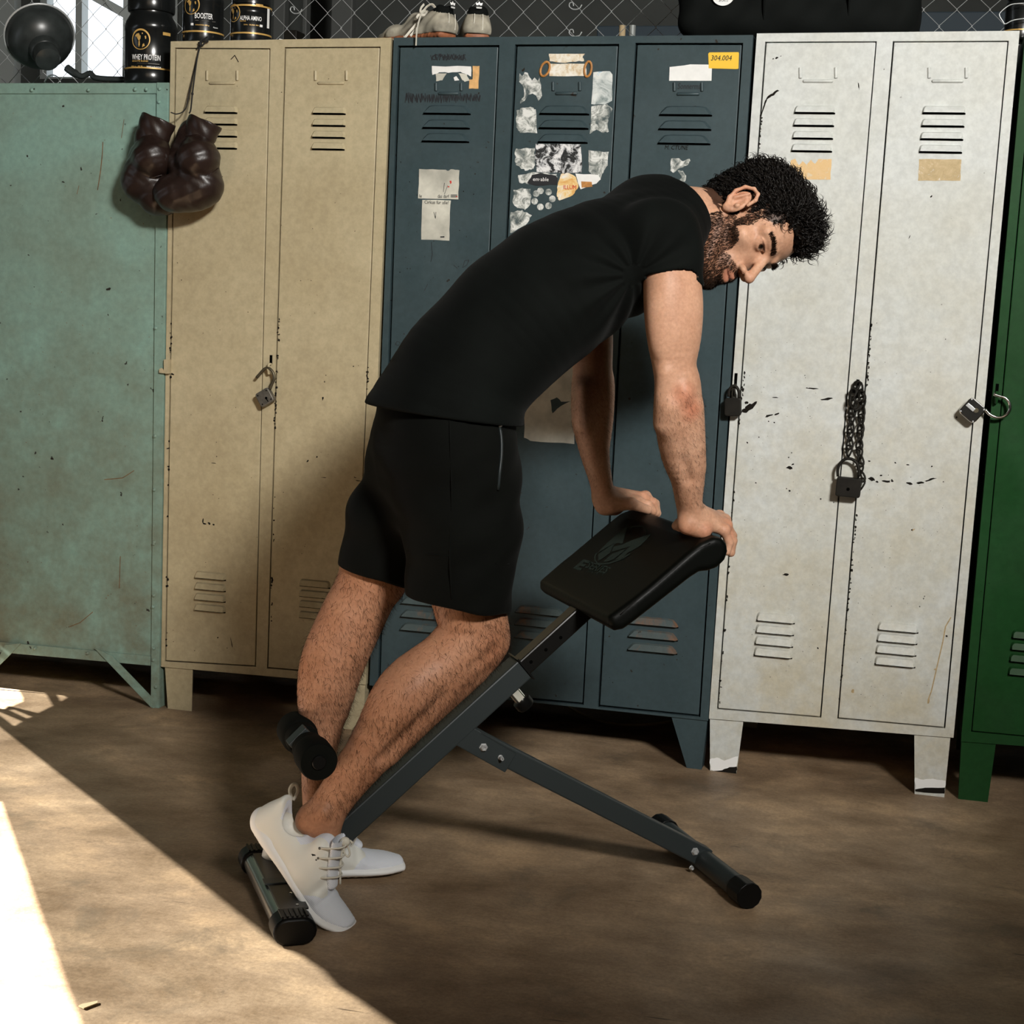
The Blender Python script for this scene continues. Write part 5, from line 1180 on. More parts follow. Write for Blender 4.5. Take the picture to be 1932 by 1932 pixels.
# pad
HW = .203
pp = [(1153, 1166), (1225, 1108), (1297, 1046), (1325, 1023.5), (1350, 1013.5), (1364, 1015.5), (1374, 1026), (1376, 1042), (1370, 1058), (1356, 1072), (1340, 1078), (1322, 1080), (1306, 1090), (1250, 1134), (1200, 1173), (1180, 1189), (1164, 1193), (1153, 1183)]
prof2 = np.array([[(B(a, b, HW)-RC) @ E1, B(a, b, HW)[2]] for a, b in pp])
def poly_sdf(x, y, P):
    d = np.full(x.shape, 1e9, np.float32); s = np.ones(x.shape, np.float32); n = len(P)
    for i in range(n):
        a = P[i]; b = P[i-1]; ex, ey = b-a; wx = x-a[0]; wy = y-a[1]
        t = np.clip((wx*ex+wy*ey)/(ex*ex+ey*ey+1e-12), 0, 1); bx = wx-ex*t; by = wy-ey*t
        d = np.minimum(d, bx*bx+by*by)
        c1 = y >= a[1]; c2 = y < b[1]; c3 = ex*wy > ey*wx
        s = np.where((c1 & c2 & c3) | (~c1 & ~c2 & ~c3), -s, s)
    return s*np.sqrt(d)
RR = .011
def pad_fn(p):
    q = p-RC.astype(np.float32); e = q @ E1.astype(np.float32); w = q @ E2.astype(np.float32); z = q[..., 2]
    taper = HW-.012*np.clip((.62-e)/.08, 0, 1)
    d2 = poly_sdf(e, z, prof2.astype(np.float32))+RR; dw = np.abs(w)-(taper-RR)
    return np.sqrt(np.maximum(d2, 0)**2+np.maximum(dw, 0)**2)+np.minimum(np.maximum(d2, dw), 0)-RR
pc = BL(float(prof2[:, 0].mean()), 0, float(prof2[:, 1].mean()))
S = SDF(); S.fun(pad_fn, pc, .36, 0.0)
pad, PV, PF = sdf_obj(S, 0.004, pc-[.36, .36, .22], pc+[.36, .36, .22], 'pad', M['vinyl'], bench, keep_data=True)
BVH = {}
def bvh(name, V, F): BVH[name] = BVHTree.FromPolygons([tuple(v) for v in V], [tuple(int(i) for i in f) for f in F]); return BVH[name]
def hit(name, px, py, lift=0.0):
    o, d = ray(px, py); r = BVH[name].ray_cast(Vector(o), Vector(nrm(d)))
    if r[0] is None: return None
    return np.array(r[0])+np.array(r[1])*lift
bvh('pad', PV, PF)
def pad_pt(px, py, lift=.0007):
    h = hit('pad', px, py, lift)
    return h if h is not None else B(px, py, 0)
def pad_poly(mb, poly):
    P = [pad_pt(*p) for p in poly]; tr = tessellate_polygon([[Vector((a, b, 0)) for a, b in poly]])
    fs = []
    for t in tr:
        a, b, c = (P[i] for i in t); fs.append(tuple(t) if np.cross(b-a, c-a) @ fwd < 0 else tuple(t)[::-1])
    mb.add(P, fs)
k_ = lambda L_: [(1060+x/8.782, 970+y/8.782) for x, y in L_]
mb = MB()
for q in ([(1100, 180), (1082, 260), (1005, 500), (925, 480), (845, 520), (820, 600), (800, 640), (895, 470), (610, 640), (640, 590), (800, 440), (960, 300)],
          [(1495, 325), (1300, 530), (1090, 650), (1000, 740), (880, 760), (1130, 540), (830, 630), (860, 545), (1010, 505), (1150, 440), (1330, 380)],
          [(610, 665), (865, 490), (800, 650), (640, 765), (605, 770)], [(690, 795), (830, 665), (1080, 570), (860, 755), (760, 790)]): pad_poly(mb, k_(q))
def ring_strip(pts, w0):
    L_, R_ = [], []
    for i in range(len(pts)):
        a = np.array(pts[max(i-1, 0)], float); b = np.array(pts[min(i+1, len(pts)-1)], float); d = nrm(b-a); n_ = np.array([-d[1], d[0]])*w0/2; p = np.array(pts[i], float); L_.append(tuple(p+n_)); R_.append(tuple(p-n_))
    for i in range(len(pts)-1): pad_poly(mb, k_([L_[i], L_[i+1], R_[i+1], R_[i]]))
ring_strip([(580, 650), (550, 700), (555, 770), (600, 820), (680, 832), (800, 815), (920, 775), (1010, 735), (1130, 660)], 24)
ring_strip([(1120, 235), (1200, 208), (1290, 200), (1350, 215), (1395, 250), (1412, 290), (1408, 330)], 24)
mb.build('emblem', M['print'], pad, kind='stuff')
# word mark: laid along the pad
c = pad_pt(*k_([(520, 900)])[0], .0009); ex_ = nrm(pad_pt(*k_([(720, 960)])[0])-pad_pt(*k_([(320, 840)])[0])); nn_ = nrm(np.cross(ex_, B(1297, 1047, .2)-B(1153, 1166, .2))); nn_ = nn_ if nn_ @ fwd < 0 else -nn_; ey_ = np.cross(nn_, ex_)
mb = MB(); 
add_text(mb, 'SERIES', pad_pt(*k_([(600, 890)])[0], .0009), ex_, ey_, .098, .019, bold=.02); add_text(mb, 'E', pad_pt(*k_([(335, 845)])[0], .0009), ex_, ey_, .036, .030, bold=.05); add_text(mb, 'SPORTS', pad_pt(*k_([(565, 975)])[0], .0009), ex_, ey_, .074, .010)
mb.build('lettering', M['print'], pad, kind='stuff')
# piping seam along the near edge
P = [pad_pt(a, b, .0004) for a, b in ((1170, 1160), (1200, 1134), (1240, 1102), (1270, 1076), (1296, 1053), (1318, 1036), (1340, 1025))]
MB().tube(smooth_path(P, 4), .0010, 6).build('seam', M['rubber'], pad, smooth=180)
MB().box(padj+bd_*.05+bn*.012, (bd_, E2, bn), (.07, .05, .004)).build('pad_bracket', M['tube_black'], bench, bevel=.002)
sp = onZ(165, 1900, .0015); spt_ = thing('wood_splinter', 'small pale wood splinter on the floor at the lower left', 'splinter', (sp[0], sp[1], 0)); mb = MB()
mb.prism([onZ(a, b, .002) for a, b in ((148, 1899), (155, 1896), (184, 1890), (184, 1894), (158, 1904))][::-1], (0, 0, .002)); mb.build('sliver', M['wood'], spt_)
# thin cable lying in the dark under the lockers
P = [(onY(a, b, .05)) for a, b in ((1068, 1328), (1100, 1348), (1140, 1362), (1185, 1368), (1230, 1366), (1275, 1358))]
P = [onZ(a, b, .004) for a, b in ((1068, 1330), (1100, 1348), (1140, 1362), (1185, 1368), (1230, 1366), (1275, 1360))]
cab = thing('floor_cable', 'thin cable lying on the floor under the blue locker', 'cable', P[2]*np.array([1, 1, 0])); MB().tube(smooth_path(P, 4), .004, 8).build('strand', M['wood'], cab, smooth=180)
# ------------------------------------------------------------------ the man
man = thing('person', 'bearded man in black t-shirt and shorts leaning on the bench pad, head turned to us', 'person', BL(.1, 0, 0))
HC = B(1406, 425, .03); TH = math.radians(30)
Fi = r2*.35-u2*.937; T_ = -fwd
HF = nrm(Fi*math.cos(TH)+T_*math.sin(TH)); HU = nrm(r2*.937+u2*.35); HS = nrm(np.cross(HF, HU)); HF = nrm(np.cross(HU, HS))
HK = 1.03
HM = np.array([HS, HF, HU])                                         # rows: right side, forward, up
def H(x, y, z): return HC+HS*x*HK+HF*y*HK+HU*z*HK
def toH(V): return ((V-HC) @ HM.T)/HK
hax = [HS, HF, HU]
def head(S):
    S.ell(H(0, -.012, .036), (.0735, .096, .082), hax, .02)
    S.ell(H(0, .040, .036), (.060, .046, .052), hax, .03)
    S.ell(H(0, .040, -.030), (.055, .050, .066), hax, .03)
    for s in (-1, 1):
        S.rc(H(s*.052, .008, -.055), H(s*.030, .062, -.100), .024, .020, .025)
        S.ell(H(s*.047, .054, -.026), (.021, .020, .015), hax, .018)
        S.rc(H(s*.013, .0865, .0165), H(s*.049, .0675, .0185), .0100, .0095, .012)
    S.ell(H(0, .076, -.106), (.024, .019, .018), hax, .02)
    S.rc(H(-.012, .070, -.104), H(.012, .070, -.104), .018, .018, .015)
    S.ell(H(0, .078, -.068), (.030, .022, .026), hax, .018)
    for s in (-1, 1): S.ell(H(s*.032, .093, -.001), (.018, .0135, .0115), hax, .014, op='-')
    S.rc(H(0, .088, .006), H(0, .1145, -.036), .0078, .0098, .010)
    S.ell(H(0, .1165, -.0405), (.0105, .0095, .0085), hax, .007)
    for s in (-1, 1):
        S.ell(H(s*.0130, .1010, -.0445), (.0076, .0112, .0068), hax, .007)
        S.ell(H(s*.0085, .1060, -.0515), (.0046, .0074, .0056), hax, .002, op='-')
    # lips, parted
    S.rc(H(-.021, .0885, -.0685), H(0, .0995, -.0655), .0042, .0056, .005).rc(H(.021, .0885, -.0685), H(0, .0995, -.0655), .0042, .0056, .005)
    S.rc(H(-.019, .0885, -.0765), H(0, .0985, -.0800), .0045, .0066, .005).rc(H(.019, .0885, -.0765), H(0, .0985, -.0800), .0045, .0066, .005)
    S.rc(H(-.021, .093, -.0715), H(0, .1075, -.0725), .0012, .0030, .002, op='-').rc(H(.021, .093, -.0715), H(0, .1075, -.0725), .0012, .0030, .002, op='-')
    S.ell(H(0, .100, -.060), (.004, .006, .006), hax, .004, op='-')
    for s in (-1, 1):                                               # lids and eye opening
        S.ell(H(s*.032, .0735, -.001), (.0155, .0145, .0140), hax, .005)
        S.rc(H(s*.021, .0868, .0035), H(s*.045, .0795, .0030), .0030, .0026, .004)
        S.ell(H(s*.033, .0905, -.0018), (.0142, .0098, .0058), hax, .0015, op='-')
    # ear towards us, and the far one
    for s in (1, -1):
        b = lambda y, z, x=.0: H(s*(.0735+x), y+.017, z-.005)
        S.ell(b(-.016, -.006, .003), (.0085, .0185, .030), [HS, nrm(HF*.96+HU*.28), nrm(HU*.96-HF*.28)], .008)
        S.ell(b(-.010, -.006, .0125), (.0075, .0100, .0165), [HS, nrm(HF*.96+HU*.28), nrm(HU*.96-HF*.28)], .004, op='-')
        rim = [(.004, .006, .009), (.002, .022, .012), (-.008, .031, .0135), (-.022, .029, .0145), (-.033, .016, .0150), (-.034, -.002, .0135), (-.027, -.018, .011), (-.014, -.030, .008), (-.004, -.029, .006)]
        for i in range(len(rim)-1): S.rc(b(rim[i][0], rim[i][1], rim[i][2]), b(rim[i+1][0], rim[i+1][1], rim[i+1][2]), .0036, .0036, .003)
        S.rc(b(-.018, .018, .011), b(-.022, -.010, .011), .0030, .0034, .003); S.ell(b(-.004, -.012, .010), (.004, .005, .006), hax, .003); S.ell(b(-.010, -.030, .007), (.005, .0085, .0075), hax, .005)
def hand(S, wrist, heel, kn, mid, tip, thumb, rad, palm_r, up):
    """kn/mid/tip: lists of four points from index to little finger; thumb: three points"""
    for i in range(4): S.rc(wrist, kn[i], palm_r, rad[i]*1.12, .012)
    S.rc(heel[0], heel[1], .019, .017, .014)
    for i in range(3): S.rc(kn[i], kn[i+1], rad[i]*1.05, rad[i+1]*1.05, .006)
    for i in range(4):
        r = rad[i]; S.ell(kn[i]+up*.0035, (r*1.02,)*3, None, .006); S.rc(kn[i], mid[i], r, r*.93, .0045); S.rc(mid[i], tip[i], r*.95, r*.80, .003)
        d = nrm(tip[i]-mid[i]); S.ell(tip[i]+d*.001, (r*.80,)*3, None, .003)
    S.rc(thumb[0], thumb[1], .0165, .0122, .014); S.rc(thumb[1], thumb[2], .0118, .0092, .004); S.ell(thumb[1], (.0130,)*3, None, .004)
def body():
    S = SDF()
    # legs
    def C(pts, w, wide): 
        P = [B(a, b, ww) for (a, b, r, ww) in pts]; Rr = [(r, wd) for (a, b, r, ww), wd in zip(pts, wide)]; return P, Rr
    P, R_ = C([(840, 870, .082, .09), (868, 1040, .076, .098), (885, 1145, .066, .10), (893, 1188, .064, .10), (852, 1245, .062, .10), (775, 1313, .0655, .095), (694, 1424, .0450, .080), (642, 1497, .0345, .060), (612, 1545, .033, .050)], 0, (.085, .075, .062, .058, .056, .058, .042, .031, .032)); S.chain(P, R_, E2, .028)
    S.ell(B(930, 1212, .100), (.030, .036, .036), None, .022); S.ell(B(915, 1246, .100), (.022, .022, .022), None, .02)        # kneecap, tibial bump
    S.ell(B(760, 1310, .112), (.07, .040, .045), [nrm(B(700, 1360, .1)-B(790, 1260, .1)), np.cross(E2, nrm(B(700, 1360, .1)-B(790, 1260, .1))), E2], .03)
    S.rc(B(838, 1320, .159), B(720, 1432, .122), .003, .002, .030, op='-'); S.rc(B(846, 1165, .168), B(838, 1200, .164), .005, .003, .026, op='-'); S.rc(B(898, 1258, .160), B(932, 1232, .153), .003, .003, .022, op='-')
    S.rc(B(895, 1272, .105), B(735, 1425, .09), .018, .010, .025)                                                          # shin edge
    S.rc(B(655, 1430, .075), B(588, 1530, .050), .010, .013, .016)                                                          # tendon
    S.ell(B(610, 1532, .078), (.013, .013, .014), None, .012); S.ell(B(584, 1548, .048), (.026, .03, .026), None, .02)
    S.rc(B(608, 1548, .050), B(622, 1606, .064), .028, .022, .02)
    P, R_ = C([(785, 870, .085, -.09), (725, 1020, .076, -.10), (700, 1090, .064, -.10), (682, 1130, .062, -.10), (664, 1165, .063, -.10), (627, 1245, .0605, -.10), (613, 1306, .054, -.10), (606, 1375, .041, -.10), (600, 1440, .033, -.10), (600, 1500, .031, -.10), (604, 1545, .032, -.10)], 0, (.085, .075, .062, .057, .055, .056, .05, .039, .032, .029, .030)); S.chain(P, R_, E2, .028)
    S.rc(B(703, 1150, -.10), B(640, 1340, -.10), .016, .012, .025)
    S.rc(B(604, 1555, -.10), B(655, 1612, -.125), .029, .022, .02); S.ell(B(735, 1100, -.10), (.03, .035, .035), None, .02)
    # trunk (under the shirt)
    tr = [(838, 830, .115, .155), (868, 725, .112, .150), (925, 652, .108, .152), (998, 583, .110, .165), (1075, 528, .108, .172), (1145, 488, .095, .172), (1215, 448, .080, .140), (1255, 418, .060, .085)]
    S.chain([B(a, b, 0) for a, b, *_ in tr], [(t, w) for *_, t, w in tr], E2, .03)
    # arms
    na = [(1252, 462, .048, .040, .168), (1263, 520, .051, .044, .190), (1268, 580, .0515, .046, .198), (1272, 640, .0475, .043, .202), (1273, 690, .0410, .038, .204), (1279, 728, .0435, .041, .203), (1281, 790, .0465, .042, .195), (1288, 853, .0430, .038, .180), (1297, 899, .0335, .034, .166), (1299, 940, .0255, .032, .152), (1303, 962, .0250, .031, .147)]
    S.chain([B(a, b, w) for a, b, r, wd, w in na], [(r*.97, wd) for a, b, r, wd, w in na], E2, .02)
    S.ell(B(1289, 742, .236), (.013, .012, .016), None, .016)
    S.ell(B(1252, 590, .222), (.022, .018, .07), [E1, E2, E3], .04); S.ell(B(1290, 580, .212), (.022, .020, .06), [E1, E2, E3], .04)
    S.rc(B(1266, 712, .250), B(1263, 800, .243), .002, .002, .02, op='-'); S.rc(B(1280, 820, .240), B(1300, 905, .20), .002, .002, .02, op='-')
    S.rc(B(1252, 705, .225), B(1252, 800, .205), .012, .015, .022); S.rc(B(1266, 770, .226), B(1282, 840, .205), .010, .006, .025)
    S.rc(B(1308, 770, .215), B(1316, 880, .185), .012, .008, .02)
    fa = [(1102, 485, .046, .040, -.168), (1108, 560, .052, .046, -.192), (1116, 640, .046, .043, -.200), (1118, 697, .0425, .040, -.204), (1119, 728, .0465, .042, -.203), (1118, 790, .0450, .041, -.196), (1122, 853, .0310, .036, -.184), (1133, 905, .0235, .031, -.172), (1138, 932, .0235, .030, -.166)]
    S.chain([B(a, b, w) for a, b, r, wd, w in fa], [(r*.97, wd) for a, b, r, wd, w in fa], E2, .02)
    S.rc(B(1102, 735, -.18), B(1099, 800, -.18), .014, .016, .02)
    # near hand, spread over the end of the pad
    up = nrm(E3*.8+E1*.55)
    kn = [B(1356, 975, .095), B(1366, 983, .118), B(1369, 992, .140), B(1366, 1001, .160)]
    md = [B(1374, 1000, .092), B(1381, 1011, .116), B(1382, 1020, .139), B(1376, 1024, .160)]
    tp = [B(1372, 1020, .092), B(1379, 1034, .116), B(1379, 1042, .138), B(1372, 1040, .160)]
    hand(S, B(1308, 972, .145), (B(1297, 990, .158), B(1326, 1000, .165)), kn, md, tp, [B(1296, 984, .120), B(1284, 990, .100), B(1276, 992, .085)], (.0098, .0102, .0098, .0088), .0215, up)
    # far hand
    kn = [B(1200, 948, -.148), B(1212, 940, -.168), B(1217, 938, -.190), B(1214, 938, -.210)]
    md = [B(1222, 952, -.146), B(1232, 948, -.167), B(1236, 950, -.189), B(1230, 948, -.209)]
    tp = [B(1232, 964, -.146), B(1238, 966, -.167), B(1240, 968, -.189), B(1234, 962, -.209)]
    hand(S, B(1143, 940, -.168), (B(1142, 955, -.160), B(1160, 957, -.172)), kn, md, tp, [B(1158, 952, -.142), B(1190, 950, -.128), B(1222, 962, -.128)], (.0100, .0104, .0098, .0088), .0215, up)
    # neck
    S.rc(B(1258, 418, .012), H(0, -.028, -.085), .062, .056, .02); S.rc(B(1285, 395, .02), H(0, -.060, -.040), .040, .045, .03)
    S.rc(B(1300, 420, .05), H(.045, -.012, -.050), .018, .020, .02)
    head(S)
    return S
# hairline: forehead, temple corner, sideburn, round the ear, nape
def hairline_f(ax, y, z):
    jg = .0035*np.sin(ax*420+y*160)+.0025*np.sin(ax*170-z*330+y*260); z = z+jg; y = y+jg*.5
    front = z-(.066+np.clip((ax-.018)/.03, 0, 1)*.010-np.clip((ax-.042)/.02, 0, 1)*.050)
    f = np.where(y > .030, front, np.where(y > .012, z-.002-(.030-y)*.3, 1))
    back = z+.052+np.clip(-.05-y, 0, .1)*.25
    f = np.where(y <= .012, back, f)
    ear = np.hypot((y-.002)/.030, (z+.008)/.037)-1
    return np.minimum(f*60, np.where(ax > .058, ear*6, 9))
S = body()
def tintf(V):
    h = toH(V); c = np.ones((len(V), 3)); near = (np.abs(h) < .16).all(1)
    ax = np.abs(h[:, 0]); y, z = h[:, 1], h[:, 2]
    def put(mask, col):
        mask = np.clip(mask, 0, 1)*near; c[:] = c*(1-mask[:, None])+np.array(col)*mask[:, None]
    def g(d, w): return np.clip(1-d/w, 0, 1)
    # beard shade
    jaw = np.clip((-.030-z-np.clip(y-.06, 0, 1)*.9+np.clip(.03-y, 0, .1)*.9)/.012, 0, 1)*np.clip((y-.004)/.02, 0, 1)*np.clip((z+.150)/.02, 0, 1)
    tache = g(np.hypot((ax-.012)/.026, (z+.0590+ax*.12)/.0090), 1.15)*1.6*(y > .07); chinb = g(np.hypot(ax/.04, (z+.105)/.03), 1.2)*2*(y > .05)
    cheekcut = ((z > -.066) & (y > .068)).astype(float)
    bm_ = np.clip(np.maximum.reduce([jaw*(1-cheekcut), tache, chinb]), 0, 1); side = g(np.hypot((y-.036)/.012, (z+.012)/.035), 1)*2*(ax > .050)*(ax < .074)
    bm_ = np.clip(np.maximum(bm_, side), 0, 1); lipz = np.hypot(ax/.021, (z+.0725)/.0115) < 1
    put(bm_*(~lipz)*.8, (.36, .27, .23))
    put(g(np.hypot((ax-.0085)/.005, (z+.0525)/.004), 1.1)*(y > .095)*.9, (.15, .07, .06))  # nostril shade painted into the skin tint
    put((lipz & (y > .083))*.8, (.66, .44, .41))
    put((np.hypot(ax/.018, (z+.0722)/.0020) < 1)*(y > .085)*.9, (.10, .04, .04))
    # brows
    bz = .0160+.0065*np.sin(np.clip((ax-.012)/.040, 0, 1)*2.4)
    put(g(np.abs(z-bz), .0062*(1-.35*np.clip((ax-.020)/.034, 0, 1)))*1.5*(ax > .011)*(ax < .052)*(y > .055)*.75, (.22, .15, .12))
    put(g(np.hypot((ax-.033)/.020, (z+.003)/.013), 1.2)*.5*(y > .05), (.72, .58, .55))
    put(g(np.hypot((ax-.033)/.0155, (z-.0040)/.0030), 1.1)*2.2*(y > .070)*.85, (.12, .08, .07))
    put(g(np.hypot(ax/.018, (z+.042)/.012), 1.2)*.35*(y > .1), (1.05, .82, .78))
    put(g(np.hypot((y+.018)/.03, (z+.0)/.035), 1.2)*.5*(ax > .072), (1.1, .86, .80))
    # scalp tinted dark under the hair so no skin gaps show
    put((hairline_f(ax, y, z) > .06)*(ax < .0765)*.93, (.05, .035, .03))
    # sore elbow, knuckles
    for q, r_, col in ((B(1290, 745, .24), .028, (.95, .62, .55)), (B(1303, 772, .235), .026, (.95, .60, .52)), (B(1330, 1003, .17), .020, (1.0, .70, .64)), (B(1372, 998, .15), .03, (1.02, .78, .72)), (B(1295, 1000, .16), .025, (1.0, .78, .7)), (B(1210, 945, -.17), .035, (1.02, .82, .76)), (B(920, 1215, .12), .05, (.98, .84, .78))):
        m_ = np.clip(1.15-np.linalg.norm(V-q, axis=1)/r_, 0, 1)*.8; c[:] = c*(1-m_[:, None])+np.array(col)*m_[:, None]
    # warmer, darker legs
    leg = np.clip((.80-V[:, 2])/.15, 0, 1)*((V-RC) @ E1 < .55); c[:] = c*(1-leg[:, None]*np.array([.16, .26, .34]))
    return c
lo = np.minimum.reduce([BL(-.12, .28, 0), BL(1.12, -.3, 0), BL(-.1, -.3, 0), BL(1.12, .3, 0)])-.03; hi = np.maximum.reduce([BL(-.12, .28, 0), BL(1.12, -.3, 0), BL(-.1, -.3, 0), BL(1.12, .3, 0)])+.03; lo[2] = -.01; hi[2] = 1.56
skin, SV, SF = sdf_obj(S, BODY_H, lo, hi, 'body', M['skin'], man, tint=tintf, keep_data=True)
SN = vnormals(SV, SF); SH = toH(SV)
# eyes
for s in (1, -1):
    c = H(s*.032, .0735, -.001); look = nrm(HF*.85+HS*.30+HU*.03); mb = MB(); ref = nrm(np.cross(look, HS)); mb.ell(c, (nrm(np.cross(ref, look)), ref, look), (.0128,)*3, 24, 20)
    o = mb.build('eye', M['eye'], man, smooth=180)
    V = np.array(mb.v); a = np.degrees(np.arccos(np.clip(((V-c)/.0128) @ look, -1, 1)))
    col = np.ones((len(V), 4), np.float32); col[:, :3] = (.52, .47, .43); col[a < 33, :3] = (.040, .019, .010); col[a < 15, :3] = (.003, .003, .003)
    at = o.data.color_attributes.new('tint', 'FLOAT_COLOR', 'POINT'); at.data.foreach_set('color', col.ravel())

# ------------------------------------------------------------------ hair, beard, body hair
def strands(name, roots, dirs, lens, rad, nseg, mat, curl=0.0, bend=None, sides=3, seed=1, parent=man, kind=None, wave=0.0, tw=1.5):
    R = np.random.default_rng(seed); n = len(roots); V = np.zeros((n, nseg+1, sides, 3)); d = dirs.copy(); p = roots.copy()
    ref = np.tile(np.array([.3, .5, .81]), (n, 1)); ph = R.uniform(0, 6.28, n); fq = R.uniform(.8, 1.3, n)
    for j in range(nseg+1):
        u = np.cross(d, ref); u /= np.linalg.norm(u, axis=1, keepdims=True)+1e-9; w = np.cross(d, u); r = rad*(1-j/nseg)**.7+rad*.08
        off = (u*np.cos(ph+j*fq*tw)[:, None]+w*np.sin(ph+j*fq*tw)[:, None])*(curl*min(1, j/2))
        for k in range(sides):
            a = 2*math.pi*k/sides; V[:, j, k] = p+off+u*math.cos(a)*r+w*math.sin(a)*r
        p = p+d*(lens/nseg)[:, None]
        if bend is not None: d = d+bend*(1.0/nseg)
        if wave: d = d+R.normal(0, wave, (n, 3))
        d /= np.linalg.norm(d, axis=1, keepdims=True)
    base = (np.arange(n)*(nseg+1)*sides)[:, None]; F = []
    for j in range(nseg):
        for k in range(sides):
            l = (k+1) % sides; F.append(np.concatenate([base+j*sides+k, base+j*sides+l, base+(j+1)*sides+l, base+(j+1)*sides+k], 1))
    F = np.concatenate(F); o = mesh_obj(name, V.reshape(-1, 3), F.tolist(), mat, parent, smooth=180, kind=kind); return o
ax_, hy, hz = np.abs(SH[:, 0]), SH[:, 1], SH[:, 2]
inhead = (ax_ < .10) & (np.abs(hy) < .14) & (hz > -.14) & (hz < .16)
hm = inhead & (hairline_f(ax_, hy, hz) > 0) & ~((ax_ > .0765) & (hz < .04) & (hy > -.035))
RG = np.random.default_rng(3)
# close cap of hair that gives the head its dark volume
S = SDF()
S.ell(H(0, -.014, .040), (.0795, .104, .0945), hax, .01)
S.ell(H(0, .024, .078), (.060, .074, .054), hax, .02)
S.ell(H(0, -.070, -.008), (.055, .040, .055), hax, .02)
S.disp(lambda p: .0048*np.sin(p[..., 0]*210+np.sin(p[..., 2]*150)*1.6)*np.sin(p[..., 1]*190+p[..., 2]*170), HC, .2)
def notface(p):
    h = ((p-HC.astype(np.float32)) @ HM.T.astype(np.float32)); return hairline_f(np.abs(h[..., 0]), h[..., 1], h[..., 2])
S.fun(lambda p: -notface(p)/70.0, HC, .2, .006, op='&')
hair_o, CV, CF = sdf_obj(S, .0026, HC-.16, HC+.16, 'hair', M['hair_cap'], man, keep_data=True); CN = vnormals(CV, CF); CH = toH(CV)
cm_ = (hairline_f(np.abs(CH[:, 0]), CH[:, 1], CH[:, 2]) > -.25) & ((CN*(CV-HC)).sum(1) > 0)
ids = np.nonzero(cm_)[0]; ids = RG.choice(ids, 6500); n_ = CN[ids]; hh = CH[ids]
topf = np.clip((hh[:, 2]-.0)/.09, 0, 1)[:, None]
flow = HF*(-.35)+HU*.25
front_ = np.clip((hh[:, 1]-.035)/.03, 0, 1)[:, None]
fl = (-HU)*(1-topf)*1.0-HF*.75*topf*(1-front_)+(HU*.5+HF*.25)*front_+HS*(.25*np.sign(hh[:, :1]))*topf
fl = fl-n_*(fl*n_).sum(1, keepdims=True)
d0 = fl+n_*(.26+.12*front_)+RG.normal(0, .15, (len(ids), 3))
d0 /= np.linalg.norm(d0, axis=1, keepdims=True); ln = (.016+.030*topf[:, 0])*RG.uniform(.7, 1.2, len(ids))
strands('hair_locks', CV[ids]-n_*.001, d0, ln*.72, .00130, 8, M['hair'], curl=.0040, tw=.8, bend=-n_*1.5, seed=4, kind='stuff')
# beard and moustache, brows
fc = (SH[:, 1])
jawm = inhead & (hz < -.030+np.clip(.03-hy, 0, .1)*.9-np.clip(hy-.06, 0, 1)*.9) & (hy > .006) & (hz > -.148) & ~((ax_ > .070) & (hz > -.045)) & ~((hz > -.066) & (hy > .068))
tachem = inhead & (np.hypot((ax_-.012)/.026, (hz+.0590+ax_*.12)/.0085) < 1) & (hy > .070); chinm = inhead & (np.hypot(ax_/.038, (hz+.108)/.026) < 1) & (hy > .05)
sidem = inhead & (np.hypot((hy-.036)/.012, (hz+.006)/.034) < 1) & (ax_ > .050) & (ax_ < .074)
lipm = (np.hypot(ax_/.022, (hz+.0725)/.0115) < 1) & (hy > .08)
bm_ = (jawm | tachem | chinm | sidem) & ~lipm
ids = np.nonzero(bm_)[0]; ids = RG.choice(ids, 13000); n_ = SN[ids]
d0 = n_*.55-HU*.75-HF*.10+RG.normal(0, .25, (len(ids), 3)); d0 /= np.linalg.norm(d0, axis=1, keepdims=True)
strands('beard', SV[ids], d0, RG.uniform(.004, .0080, len(ids)), .00042, 2, M['beard'], bend=-HU*.3+HF*0, seed=5, kind='stuff')
bz = .0160+.0065*np.sin(np.clip((ax_-.012)/.040, 0, 1)*2.4); brm = inhead & (np.abs(hz-bz) < .0048*(1-.40*np.clip((ax_-.020)/.034, 0, 1))) & (ax_ > .012) & (ax_ < .053) & (hy > .055)
ids = np.nonzero(brm)[0]; ids = RG.choice(ids, 1150); n_ = SN[ids]; sg = np.sign(SH[ids][:, :1])
d0 = n_*.35+HS*sg*.8+HU*.35+RG.normal(0, .15, (len(ids), 3)); d0 /= np.linalg.norm(d0, axis=1, keepdims=True)
strands('eyebrows', SV[ids], d0, RG.uniform(.006, .010, len(ids)), .00034, 2, M['beard'], seed=6, kind='stuff')
e_ = (SV-RC) @ E1; w_ = (SV-RC) @ E2; z_ = SV[:, 2]
legm = (z_ < .62) & (z_ > .19) & (e_ < .5); ids = RG.choice(np.nonzero(legm)[0], 15000); n_ = SN[ids]
d0 = n_*.28+np.array([0, 0, -1.0])*.75+E1*.2+RG.normal(0, .35, (len(ids), 3)); d0 /= np.linalg.norm(d0, axis=1, keepdims=True)
strands('leg_hair', SV[ids], d0, RG.uniform(.007, .016, len(ids)), .00019, 3, M['bodyhair'], bend=-n_*.5, wave=.12, seed=7, kind='stuff')
armm = (z_ < 1.00) & (z_ > .78) & (e_ > .5) & (np.abs(w_) > .1); ids = RG.choice(np.nonzero(armm)[0], 4200); n_ = SN[ids]
d0 = n_*.28+np.array([0, 0, -1.0])*.6+E1*.4+RG.normal(0, .3, (len(ids), 3)); d0 /= np.linalg.norm(d0, axis=1, keepdims=True)
